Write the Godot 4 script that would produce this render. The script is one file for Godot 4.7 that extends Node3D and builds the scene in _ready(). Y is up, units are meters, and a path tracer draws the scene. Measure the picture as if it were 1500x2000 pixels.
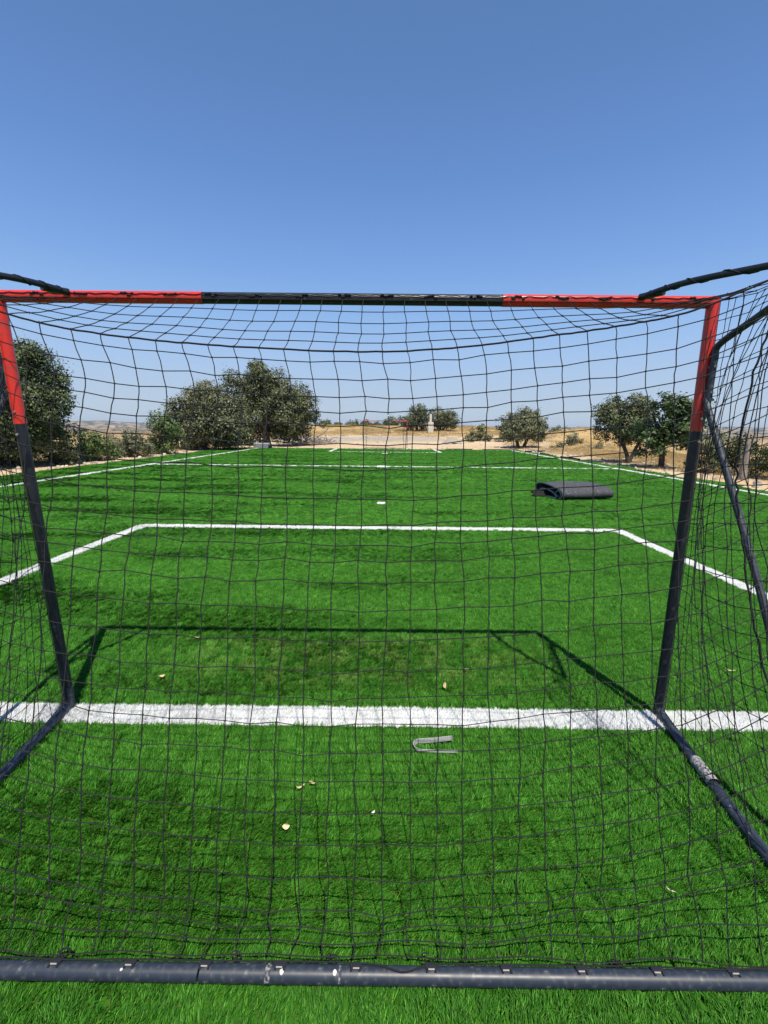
extends Node3D

# ------------------------------------------------------------------ mesh builder
class MB:
	var v := PackedVector3Array()
	var n := PackedVector3Array()
	var c := PackedColorArray()
	var i := PackedInt32Array()
	var col := Color(1, 1, 1)

	func vert(p: Vector3, nn: Vector3) -> int:
		v.append(p); n.append(nn); c.append(col)
		return v.size() - 1

	func tri(a: int, b: int, d: int) -> void:
		# wind the face so that its front (clockwise) side looks along the vertex normal
		var fn := (v[b] - v[a]).cross(v[d] - v[a])
		i.append(a)
		if fn.dot(n[a] + n[b] + n[d]) > 0.0:
			i.append(d); i.append(b)
		else:
			i.append(b); i.append(d)

	func quad(a: Vector3, b: Vector3, d: Vector3, e: Vector3, nn: Vector3) -> void:
		var k := vert(a, nn)
		vert(b, nn); vert(d, nn); vert(e, nn)
		tri(k, k + 1, k + 2); tri(k, k + 2, k + 3)

	func tube(pts: Array, r0: float, sides := 8, r1 := -1.0, caps := true) -> void:
		if r1 < 0.0: r1 = r0
		var m := pts.size()
		var t: Vector3 = (pts[1] - pts[0]).normalized()
		var u := t.cross(Vector3.UP if absf(t.y) < 0.9 else Vector3.RIGHT).normalized()
		var base := v.size()
		for k in m:
			var a: Vector3 = pts[maxi(k - 1, 0)]
			var b: Vector3 = pts[mini(k + 1, m - 1)]
			t = (b - a).normalized()
			u = (u - t * u.dot(t)).normalized()
			var w := t.cross(u)
			var r := lerpf(r0, r1, float(k) / (m - 1))
			for s in sides:
				var an := TAU * s / sides
				var d := u * cos(an) + w * sin(an)
				vert(pts[k] + d * r, d)
		for k in m - 1:
			for s in sides:
				var s2 := (s + 1) % sides
				var a := base + k * sides
				tri(a + s, a + s2, a + sides + s2)
				tri(a + s, a + sides + s2, a + sides + s)
		if caps:
			for e in 2:
				var p: Vector3 = pts[0] if e == 0 else pts[m - 1]
				var nn: Vector3 = (pts[0] - pts[1]) if e == 0 else (pts[m - 1] - pts[m - 2])
				nn = nn.normalized()
				var ring := base if e == 0 else base + (m - 1) * sides
				var k0 := vert(p, nn)
				for s in sides: vert(v[ring + s], nn)
				for s in sides: tri(k0, k0 + 1 + s, k0 + 1 + (s + 1) % sides)

	func blob(p: Vector3, r: Vector3, rough := 0.0, seed_ := 0, rings := 4, seg := 7) -> void:
		# an uneven ellipsoid
		var rg := RandomNumberGenerator.new()
		rg.seed = seed_
		var base := v.size()
		for a in rings + 1:
			var th := PI * a / rings
			for s in seg:
				var ph := TAU * s / seg
				var d := Vector3(sin(th) * cos(ph), cos(th), sin(th) * sin(ph))
				var k := 1.0 + rough * rg.randf_range(-1, 1)
				vert(p + d * r * k, (d / r).normalized())
		for a in rings:
			for s in seg:
				var s2 := (s + 1) % seg
				var q := base + a * seg
				if a > 0: tri(q + s, q + s2, q + seg + s2)
				if a < rings - 1: tri(q + s, q + seg + s2, q + seg + s)

	func box(o: Vector3, s: Vector3, bs := Basis(), bev := 0.006) -> void:
		# a box with bevelled edges: centre o, size s
		var h := s * 0.5
		for ax in 3:
			for sg in [-1.0, 1.0]:
				var nn := Vector3.ZERO
				nn[ax] = sg
				var p := (ax + 1) % 3
				var q := (ax + 2) % 3
				var cs := []
				for f in [[-1, -1], [1, -1], [1, 1], [-1, 1]]:
					var w := Vector3.ZERO
					w[ax] = sg * h[ax]; w[p] = f[0] * (h[p] - bev); w[q] = f[1] * (h[q] - bev)
					cs.append(o + bs * w)
				quad(cs[0], cs[1], cs[2], cs[3], bs * nn)
				# bevels along p
				if ax < 2 or true:
					for sg2 in [-1.0, 1.0]:
						var n2 := Vector3.ZERO
						n2[ax] = sg; n2[p] = sg2
						var e := []
						for f in [[0, -1], [0, 1], [1, 1], [1, -1]]:
							var w := Vector3.ZERO
							w[ax] = sg * (h[ax] if f[0] == 0 else h[ax] - bev)
							w[p] = sg2 * (h[p] - bev if f[0] == 0 else h[p])
							w[q] = f[1] * (h[q] - bev)
							e.append(o + bs * w)
						quad(e[0], e[1], e[2], e[3], (bs * n2).normalized())

	func mesh(m: Material) -> ArrayMesh:
		var a := []
		a.resize(Mesh.ARRAY_MAX)
		a[Mesh.ARRAY_VERTEX] = v
		a[Mesh.ARRAY_NORMAL] = n
		a[Mesh.ARRAY_COLOR] = c
		a[Mesh.ARRAY_INDEX] = i
		var am := ArrayMesh.new()
		am.add_surface_from_arrays(Mesh.PRIMITIVE_TRIANGLES, a)
		am.surface_set_material(0, m)
		return am


var rng := RandomNumberGenerator.new()
var used := {}
var M := {}
var nz := FastNoiseLite.new()
var nz2 := FastNoiseLite.new()

# ------------------------------------------------------------------ naming
func numbered(called: String) -> String:
	if not used.has(called):
		used[called] = 0
		return called
	used[called] += 1
	return "%s_%03d" % [called, used[called]]

func tag(o: Node3D, label := "", category := "", group := "", kind := "") -> void:
	if label: o.set_meta("label", label)
	if category: o.set_meta("category", category)
	if group: o.set_meta("group", group)
	if kind: o.set_meta("kind", kind)

func thing(called: String, at: Vector3, label: String, category: String, group := "", kind := "") -> Node3D:
	var o := Node3D.new()
	o.name = numbered(called)
	o.position = at
	tag(o, label, category, group, kind)
	add_child(o, true)
	return o

func put(called: String, b: MB, m: Material, parent: Node3D = null) -> MeshInstance3D:
	var o := MeshInstance3D.new()
	o.mesh = b.mesh(m)
	if parent == null:
		o.name = numbered(called)
		add_child(o, true)
	else:
		o.name = called
		parent.add_child(o, true)
	return o

func scatter(called: String, mesh: Mesh, xf: Array, cols: Array, parent: Node3D) -> void:
	if xf.is_empty(): return
	var mm := MultiMesh.new()
	mm.transform_format = MultiMesh.TRANSFORM_3D
	mm.use_colors = true
	mm.mesh = mesh
	mm.instance_count = xf.size()
	for k in xf.size():
		mm.set_instance_transform(k, xf[k])
		mm.set_instance_color(k, cols[k])
	var o := MultiMeshInstance3D.new()
	o.multimesh = mm
	o.name = called
	o.set_meta("kind", "stuff")
	parent.add_child(o, true)

# ------------------------------------------------------------------ materials
func lin(r: float, g: float, b: float) -> Color:
	return Color(r, g, b).linear_to_srgb()

func mat(c: Color, rough := 0.7, spec := 0.5) -> StandardMaterial3D:
	var m := StandardMaterial3D.new()
	m.albedo_color = c
	m.roughness = rough
	m.metallic_specular = spec
	return m

func vmat(rough := 0.8, spec := 0.3) -> StandardMaterial3D:
	var m := mat(Color(1, 1, 1), rough, spec)
	m.vertex_color_use_as_albedo = true
	return m

func noise_tex(freq: float, stops: Array, seed_ := 1, size := 512, oct := 5, normal := false, bump := 4.0) -> NoiseTexture2D:
	var f := FastNoiseLite.new()
	f.seed = seed_
	f.frequency = freq
	f.fractal_octaves = oct
	var t := NoiseTexture2D.new()
	t.width = size; t.height = size
	t.seamless = true
	t.noise = f
	if normal:
		t.as_normal_map = true
		t.bump_strength = bump
	else:
		var g := Gradient.new()
		var offs := PackedFloat32Array()
		var cs := PackedColorArray()
		for s in stops:
			offs.append(s[0]); cs.append(s[1])
		g.offsets = offs; g.colors = cs
		t.color_ramp = g
	return t

func materials() -> void:
	# worn powder-coated tube: dusty specks and rubbed spots on navy paint
	var navy := lin(0.019, 0.026, 0.042)
	var m := mat(Color(1, 1, 1), 0.36, 0.5)
	m.albedo_texture = noise_tex(0.02, [[0.0, navy], [0.5, lin(0.022, 0.030, 0.047)], [0.68, lin(0.036, 0.044, 0.058)], [0.82, lin(0.065, 0.072, 0.082)], [0.87, lin(0.20, 0.20, 0.19)], [1.0, lin(0.3, 0.3, 0.29)]], 7, 512, 6)
	m.uv1_triplanar = true; m.uv1_scale = Vector3(3.4, 3.4, 3.4)
	m.roughness_texture = noise_tex(0.012, [[0.0, Color(0.62, 0.62, 0.62)], [1.0, Color(1, 1, 1)]], 9, 256, 4)
	m.roughness = 0.55
	M.navy = m
	m = mat(Color(1, 1, 1), 0.34, 0.5)
	m.albedo_texture = noise_tex(0.02, [[0.0, lin(0.008, 0.011, 0.019)], [0.72, lin(0.010, 0.013, 0.022)], [0.82, lin(0.03, 0.034, 0.04)], [1.0, lin(0.11, 0.11, 0.11)]], 17, 512, 6)
	m.uv1_triplanar = true; m.uv1_scale = Vector3(2.2, 2.2, 2.2)
	m.roughness = 0.4
	M.black = m
	m = mat(Color(1, 1, 1), 0.32, 0.5)
	m.albedo_texture = noise_tex(0.02, [[0.0, lin(0.62, 0.030, 0.018)], [0.68, lin(0.58, 0.032, 0.02)], [0.76, lin(0.42, 0.04, 0.03)], [1.0, lin(0.30, 0.06, 0.05)]], 23, 512, 6)
	m.uv1_triplanar = true; m.uv1_scale = Vector3(1.8, 1.8, 1.8)
	M.red = m
	M.worn_highlight = mat(Color(1, 1, 1), 0.5, 0.5)  # worn paint with a pale highlight put into the colour
	M.worn_highlight.albedo_texture = noise_tex(0.03, [[0.0, lin(0.02, 0.03, 0.05)], [0.38, lin(0.05, 0.06, 0.08)], [0.46, lin(0.24, 0.225, 0.22)], [0.62, lin(0.42, 0.38, 0.37)], [1.0, lin(0.55, 0.50, 0.48)]], 33, 256, 5)
	M.worn_highlight.uv1_triplanar = true; M.worn_highlight.uv1_scale = Vector3(9, 9, 9)
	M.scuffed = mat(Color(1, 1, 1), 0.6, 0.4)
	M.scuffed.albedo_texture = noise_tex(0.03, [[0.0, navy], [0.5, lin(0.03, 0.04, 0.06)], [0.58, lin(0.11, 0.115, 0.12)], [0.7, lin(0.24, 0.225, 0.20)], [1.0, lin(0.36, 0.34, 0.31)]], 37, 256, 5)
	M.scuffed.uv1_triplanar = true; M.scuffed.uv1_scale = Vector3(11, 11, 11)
	M.cord = mat(lin(0.022, 0.023, 0.026), 0.85, 0.25)
	M.rope = mat(lin(0.016, 0.017, 0.021), 0.85, 0.3)
	M.clip = mat(lin(0.02, 0.02, 0.024), 0.3, 0.5)
	M.clip_metal = mat(lin(0.30, 0.29, 0.27), 0.5, 0.5)
	M.white_paint = mat(lin(0.66, 0.64, 0.58), 0.7, 0.3)
	M.steel = mat(lin(0.5, 0.5, 0.5), 0.35, 0.5)
	M.steel.metallic = 0.8
	M.blade = vmat(0.5, 0.2)
	M.blade.backlight = Color(0.17, 0.24, 0.06)
	M.white_blade = vmat(0.6, 0.35)
	M.white_blade.backlight = Color(0.3, 0.3, 0.3)
	M.backing = mat(lin(0.035, 0.125, 0.012), 0.95, 0.1)
	M.line_backing = mat(lin(0.50, 0.52, 0.54), 0.95, 0.1)
	M.leaf = vmat(0.55, 0.4)
	M.leaf.backlight = Color(0.25, 0.27, 0.12)
	M.bark = mat(Color(1, 1, 1), 0.95, 0.2)
	M.bark.albedo_texture = noise_tex(0.03, [[0.0, lin(0.03, 0.026, 0.022)], [1.0, lin(0.13, 0.115, 0.10)]], 41, 256, 5)
	M.bark.uv1_triplanar = true; M.bark.uv1_scale = Vector3(3, 0.8, 3)
	M.dead_wood = mat(Color(1, 1, 1), 0.95, 0.2)
	M.dead_wood.albedo_texture = noise_tex(0.03, [[0.0, lin(0.12, 0.105, 0.095)], [1.0, lin(0.40, 0.36, 0.33)]], 43, 256, 5)
	M.dead_wood.uv1_triplanar = true; M.dead_wood.uv1_scale = Vector3(3, 0.8, 3)
	M.ground = vmat(0.95, 0.15)
	M.ground.albedo_texture = noise_tex(0.03, [[0.0, Color(0.70, 0.70, 0.70)], [0.5, Color(0.92, 0.92, 0.92)], [1.0, Color(1, 1, 1)]], 51, 1024, 6)
	M.ground.uv1_triplanar = true; M.ground.uv1_world_triplanar = true; M.ground.uv1_scale = Vector3(0.22, 0.22, 0.22)
	M.ground.normal_enabled = true
	M.ground.normal_texture = noise_tex(0.05, [], 53, 512, 5, true, 6.0)
	M.straw = vmat(0.8, 0.3)
	M.straw.backlight = Color(0.35, 0.3, 0.18)
	M.stone = vmat(0.95, 0.2)
	M.gravel = mat(Color(1, 1, 1), 0.95, 0.2)
	M.gravel.albedo_texture = noise_tex(0.09, [[0.0, lin(0.18, 0.16, 0.13)], [0.5, lin(0.31, 0.28, 0.235)], [1.0, lin(0.50, 0.46, 0.40)]], 61, 512, 5)
	M.gravel.uv1_triplanar = true; M.gravel.uv1_scale = Vector3(1.2, 1.2, 1.2)
	M.concrete = mat(Color(1, 1, 1), 0.9, 0.2)
	M.concrete.albedo_texture = noise_tex(0.03, [[0.0, lin(0.42, 0.39, 0.34)], [1.0, lin(0.68, 0.65, 0.59)]], 63, 256, 5)
	M.concrete.uv1_triplanar = true; M.concrete.uv1_scale = Vector3(0.8, 0.8, 0.8)
	M.felt = mat(Color(1, 1, 1), 0.92, 0.25)
	M.felt.albedo_texture = noise_tex(0.035, [[0.0, lin(0.058, 0.061, 0.070)], [0.72, lin(0.068, 0.071, 0.080)], [0.80, lin(0.08, 0.082, 0.088)], [0.83, lin(0.45, 0.45, 0.45)], [1.0, lin(0.6, 0.6, 0.6)]], 71, 512, 6)
	M.felt.uv1_triplanar = true; M.felt.uv1_scale = Vector3(1.4, 1.4, 1.4)
	M.felt_dark = mat(lin(0.02, 0.022, 0.022), 0.95, 0.2)
	M.felt_edge = mat(lin(0.34, 0.36, 0.33), 0.9, 0.2)
	M.greyblock = mat(lin(0.26, 0.28, 0.30), 0.8, 0.3)
	M.strip = mat(Color(1, 1, 1), 0.55, 0.4)
	M.strip.albedo_texture = noise_tex(0.04, [[0.0, lin(0.28, 0.29, 0.29)], [0.5, lin(0.46, 0.46, 0.45)], [1.0, lin(0.58, 0.54, 0.47)]], 81, 256, 4)
	M.strip.uv1_triplanar = true; M.strip.uv1_scale = Vector3(14, 14, 14)
	M.dry_leaf = vmat(0.7, 0.3)
	M.dry_leaf.backlight = Color(0.3, 0.25, 0.15)

# ------------------------------------------------------------------ terrain
func sm(a: float, b: float, x: float) -> float:
	return smoothstep(a, b, x)

func height(x: float, z: float) -> float:
	var f := -z
	var r := sqrt(x * x + z * z)
	var dx := maxf(maxf(-13.5 - x, x - 13.0), 0.0)
	var dz := maxf(maxf(f - 92.0, -f - 30.0), 0.0)
	var d := sqrt(dx * dx + dz * dz)
	var h := -0.035 - 1.2 * sm(0.0, 25.0, d) - 4.6 * sm(10.0, 220.0, d) - 6.0 * sm(200.0, 1500.0, d)
	# long mound past the far end
	var side := sm(-34.0, -12.0, x) * (1.0 - sm(24.0, 44.0, x))
	h += side * (0.55 * sm(40.0, 50.0, f) + 0.48 * sm(49.0, 58.0, f) + 0.9 * sm(57.0, 76.0, f)) * (1.0 - sm(110.0, 190.0, f))
	# small bank right of the far corner
	h += 1.75 * exp(-(pow((x - 18.5) / 4.6, 2.0) + pow((f - 42.5) / 4.5, 2.0)))
	var near_ := sm(0.0, 3.0, maxf(dx, f - 34.0))
	h += near_ * 0.10 * nz.get_noise_2d(x * 6.0, z * 6.0) * (1.0 - sm(60, 300, r))
	h += sm(250.0, 1500.0, r) * 3.0 * nz.get_noise_2d(x * 0.08, z * 0.08)
	# hills on the horizon
	var hill := sm(2300.0, 5600.0, r)
	h += hill * (46.0 + 34.0 * nz2.get_noise_2d(x * 0.010, z * 0.010) + 12.0 * nz2.get_noise_2d(x * 0.04, z * 0.04))
	return h

func ground_color(x: float, z: float) -> Color:
	var f := -z
	var r := sqrt(x * x + z * z)
	var a := nz.get_noise_2d(x * 3.0, z * 3.0)
	var b := nz2.get_noise_2d(x * 9.0, z * 9.0)
	var sand := Color(0.63, 0.465, 0.295).lerp(Color(0.70, 0.56, 0.39), clampf(0.5 + a * 0.9 + b * 0.5, 0, 1))
	var straw := Color(0.50, 0.335, 0.145).lerp(Color(0.60, 0.435, 0.215), clampf(0.5 + a + b * 0.6, 0, 1))
	var c := sand
	# dry grass beyond the bare strip round the pitch
	var dry := 0.0
	dry = maxf(dry, sm(-12.9, -13.9, x + b * 0.8))
	dry = maxf(dry, sm(10.8, 12.2, x + b * 1.2) * (1.0 - 0.45 * sm(0.1, 0.5, b)))
	if f > 36.0:
		dry = maxf(sm(50.5, 54.0, f + b * 3.0), sm(12.5, 15.5, x + b * 2.0))
	var scrub := Color(0.19, 0.165, 0.09).lerp(Color(0.30, 0.22, 0.12), clampf(0.5 + b, 0, 1))
	straw = straw.lerp(scrub, sm(0.02, 0.30, nz.get_noise_2d(x * 7.0 + 50.0, z * 7.0)) * 0.75)
	c = c.lerp(straw, clampf(dry, 0.0, 1.0))
	# pale grey gravel track across the far end
	var tr := sm(44.0, 45.6, f - x * 0.14) * (1.0 - sm(49.0, 51.5, f - x * 0.14)) * sm(-13.0, -8.0, x) * (1.0 - sm(4.5, 8.0, x))
	c = c.lerp(Color(0.405, 0.39, 0.365), tr * clampf(0.8 + b * 0.5, 0.0, 1.0))
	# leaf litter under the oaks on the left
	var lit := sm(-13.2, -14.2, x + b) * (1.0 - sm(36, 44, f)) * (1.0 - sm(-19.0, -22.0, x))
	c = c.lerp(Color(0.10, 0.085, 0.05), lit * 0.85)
	# patchwork of stubble, plough and scrub in the plain
	if r > 90.0:
		var cell := nz2.get_noise_2d(floorf(x / 140.0 + 0.4 * sin(z * 0.012)) * 37.0, floorf(z / 170.0 + 0.5 * sin(x * 0.009)) * 53.0)
		var far_ := Color(0.52, 0.36, 0.19)
		if cell > 0.16: far_ = Color(0.60, 0.46, 0.27)
		elif cell < -0.22: far_ = Color(0.34, 0.235, 0.14)
		elif cell < -0.12: far_ = Color(0.15, 0.15, 0.085)
		var wood := nz.get_noise_2d(x * 0.35, z * 0.35) + 0.5 * nz.get_noise_2d(x * 1.6, z * 1.6)
		wood = maxf(wood, (nz2.get_noise_2d(x * 0.45 + 90.0, z * 0.22) + 0.10) * sm(700.0, 1600.0, r) + 0.10 * sm(3000.0, 5500.0, r))
		far_ = far_.lerp(Color(0.045, 0.055, 0.035), sm(0.20, 0.30, wood))
		c = c.lerp(far_, sm(90.0, 170.0, r))
	return c

func terrain() -> void:
	nz.seed = 5; nz.frequency = 0.05; nz.fractal_octaves = 4
	nz2.seed = 11; nz2.frequency = 0.05; nz2.fractal_octaves = 3
	var dirs := []
	var a := -180.0
	while a < 179.9:
		dirs.append(deg_to_rad(a))
		a += 0.28 if absf(a) < 52.0 else 4.0
	var b := MB.new()
	var radii := []
	var r := 0.6
	while r < 7600.0:
		radii.append(r)
		r *= 1.026 if r > 8.0 else 1.25
	var na := dirs.size()
	for q in radii:
		for d in dirs:
			var x: float = q * sin(d)
			var z: float = -q * cos(d)
			var e: float = maxf(0.05, q * 0.01)
			var h := height(x, z)
			var nn := Vector3(h - height(x + e, z), e, h - height(x, z + e)).normalized()
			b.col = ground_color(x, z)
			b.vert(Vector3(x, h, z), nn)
	for k in radii.size() - 1:
		for s in na:
			var s2 := (s + 1) % na
			b.tri(k * na + s, k * na + s2, (k + 1) * na + s2)
			b.tri(k * na + s, (k + 1) * na + s2, (k + 1) * na + s)
	b.col = Color(0.5, 0.4, 0.28)
	var c0 := b.vert(Vector3(0, -0.035, 0), Vector3.UP)
	for s in na: b.tri(c0, s, (s + 1) % na)
	var o := put("terrain", b, M.ground)
	tag(o, "sandy ground, dry golden fields and hazy hills around the pitch", "ground", "", "structure")

# ------------------------------------------------------------------ artificial turf
const CX := -0.08
const HW := 8.93
const ZG := -2.10      # near goal line
const ZF := -32.72     # far goal line
var lines := []        # [name, label, rectangles [x0, x1, z0, z1] ...]

func turf_left(z: float) -> float:
	return -10.95 + 0.05 * sin(z * 1.7)

func turf_right(z: float) -> float:
	return 9.45 + 0.16 * sin(z * 0.9 + 0.6) + 0.11 * sin(z * 2.3) + 0.3 * sm(-14.0, -17.0, z) * (1.0 - sm(-17.5, -20.0, z))

func define_lines() -> void:
	var w := 0.068
	var zm := (ZG + ZF) * 0.5
	var bl := -3.53
	var br := 3.37
	lines = [
		["goal_line", "wide white goal line under the near goal posts", [[CX - HW, CX + HW, ZG - w + 0.042, ZG + w + 0.042]]],
		["penalty_area_line", "white three-sided box line in front of the near goal", [[bl, br, -6.46 - w, -6.46 + w], [bl - w, bl + w, -6.46 - w, ZG - w + 0.042], [br - w, br + w, -6.46 - w, ZG - w + 0.042]]],
		["penalty_spot", "white rectangular spot between the near box and the halfway line", [[-0.155, -0.005, -8.80, -8.62]]],
		["halfway_line", "thin white line across the middle of the green pitch", [[CX - HW, CX + HW, zm - 0.06, zm + 0.06]]],
		["centre_spot", "white spot in the middle of the halfway line", [[-0.32, 0.04, zm - 0.32, zm + 0.32]]],
		["touch_line", "white side line along the oaks and bushes, left of the goal", [[CX - HW - 0.06, CX - HW + 0.06, ZF, ZG]]],
		["touch_line", "white side line on the side of the rolled grey mat", [[CX + HW - 0.06, CX + HW + 0.06, ZF, ZG]]],
		["penalty_area_line", "small white box line in front of the distant goal", [[bl, br, -28.36 - 0.07, -28.36 + 0.07], [bl - 0.07, bl + 0.07, ZF, -28.36], [br - 0.07, br + 0.07, ZF, -28.36]]],
		["goal_line", "thin white goal line under the distant goal at the sand edge", [[CX - HW, CX + HW, ZF - 0.05, ZF + 0.05]]],
		["penalty_spot", "tiny white spot just before the distant box line", [[-0.25, 0.05, -26.9, -26.4]]],
	]

func line_at(x: float, z: float, m := 0.0) -> int:
	for k in lines.size():
		for r in lines[k][2]:
			if x > r[0] - m and x < r[1] + m and z > r[2] - m and z < r[3] + m:
				return k
	return -1

func tuft(seed_: int, size: float, count: int, w: float, ln: float, white: bool, seg := 2) -> ArrayMesh:
	var rg := RandomNumberGenerator.new()
	rg.seed = seed_
	var b := MB.new()
	for k in count:
		var p := Vector3(rg.randf_range(-0.56, 0.56) * size, 0, rg.randf_range(-0.56, 0.56) * size)
		var dir := rg.randfn(0.0, 0.42)
		var lean := clampf(rg.randfn(0.75, 0.28), 0.05, 1.35)
		var l := ln * rg.randf_range(0.7, 1.2)
		var curl := rg.randf_range(0.1, 0.7)
		if not white and rg.randf() < 0.10:      # thatch: curled low fibres
			dir = rg.randf() * TAU
			lean = 1.2
			l *= 0.7
			b.col = Color(0.075, 0.10, 0.025) * rg.randf_range(0.8, 1.2)
		elif white:
			b.col = Color(0.66, 0.68, 0.70) * rg.randf_range(0.80, 1.05) if rg.randf() > 0.035 else Color(0.10, 0.24, 0.06)
		else:
			# every fibre has one even colour from root to tip: field green or lime yarn, a few pale ones
			var yarn := pow(rg.randf(), 1.6)
			if rg.randf() < 0.05: yarn = 1.6
			b.col = Color(0.014, 0.078, 0.006).lerp(Color(0.066, 0.212, 0.023), yarn) * rg.randf_range(0.72, 1.36)
		var across := Vector3(-sin(dir), 0, cos(dir)).rotated(Vector3.UP, rg.randf_range(-0.7, 0.7)) * w * 0.5
		var q := p
		var an := lean * 0.55
		var prev := -1
		for s in seg + 1:
			var fwd := Vector3(cos(dir) * sin(an), cos(an), sin(dir) * sin(an))
			var nn := across.cross(fwd).normalized()
			if nn.y < 0: nn = -nn
			var k0: int
			if s < seg:
				var wd := across * (1.0 - 0.25 * s)
				k0 = b.vert(q - wd, nn)
				b.vert(q + wd, nn)
			else:
				k0 = b.vert(q, nn)
			if prev >= 0:
				b.tri(prev, prev + 1, k0)
				if s < seg: b.tri(prev + 1, k0 + 1, k0)
			prev = k0
			q += fwd * (l / seg)
			an = minf(an + lean * 0.45 + curl * 0.5, 1.5)
	return b.mesh(M.white_blade if white else M.blade)

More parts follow.
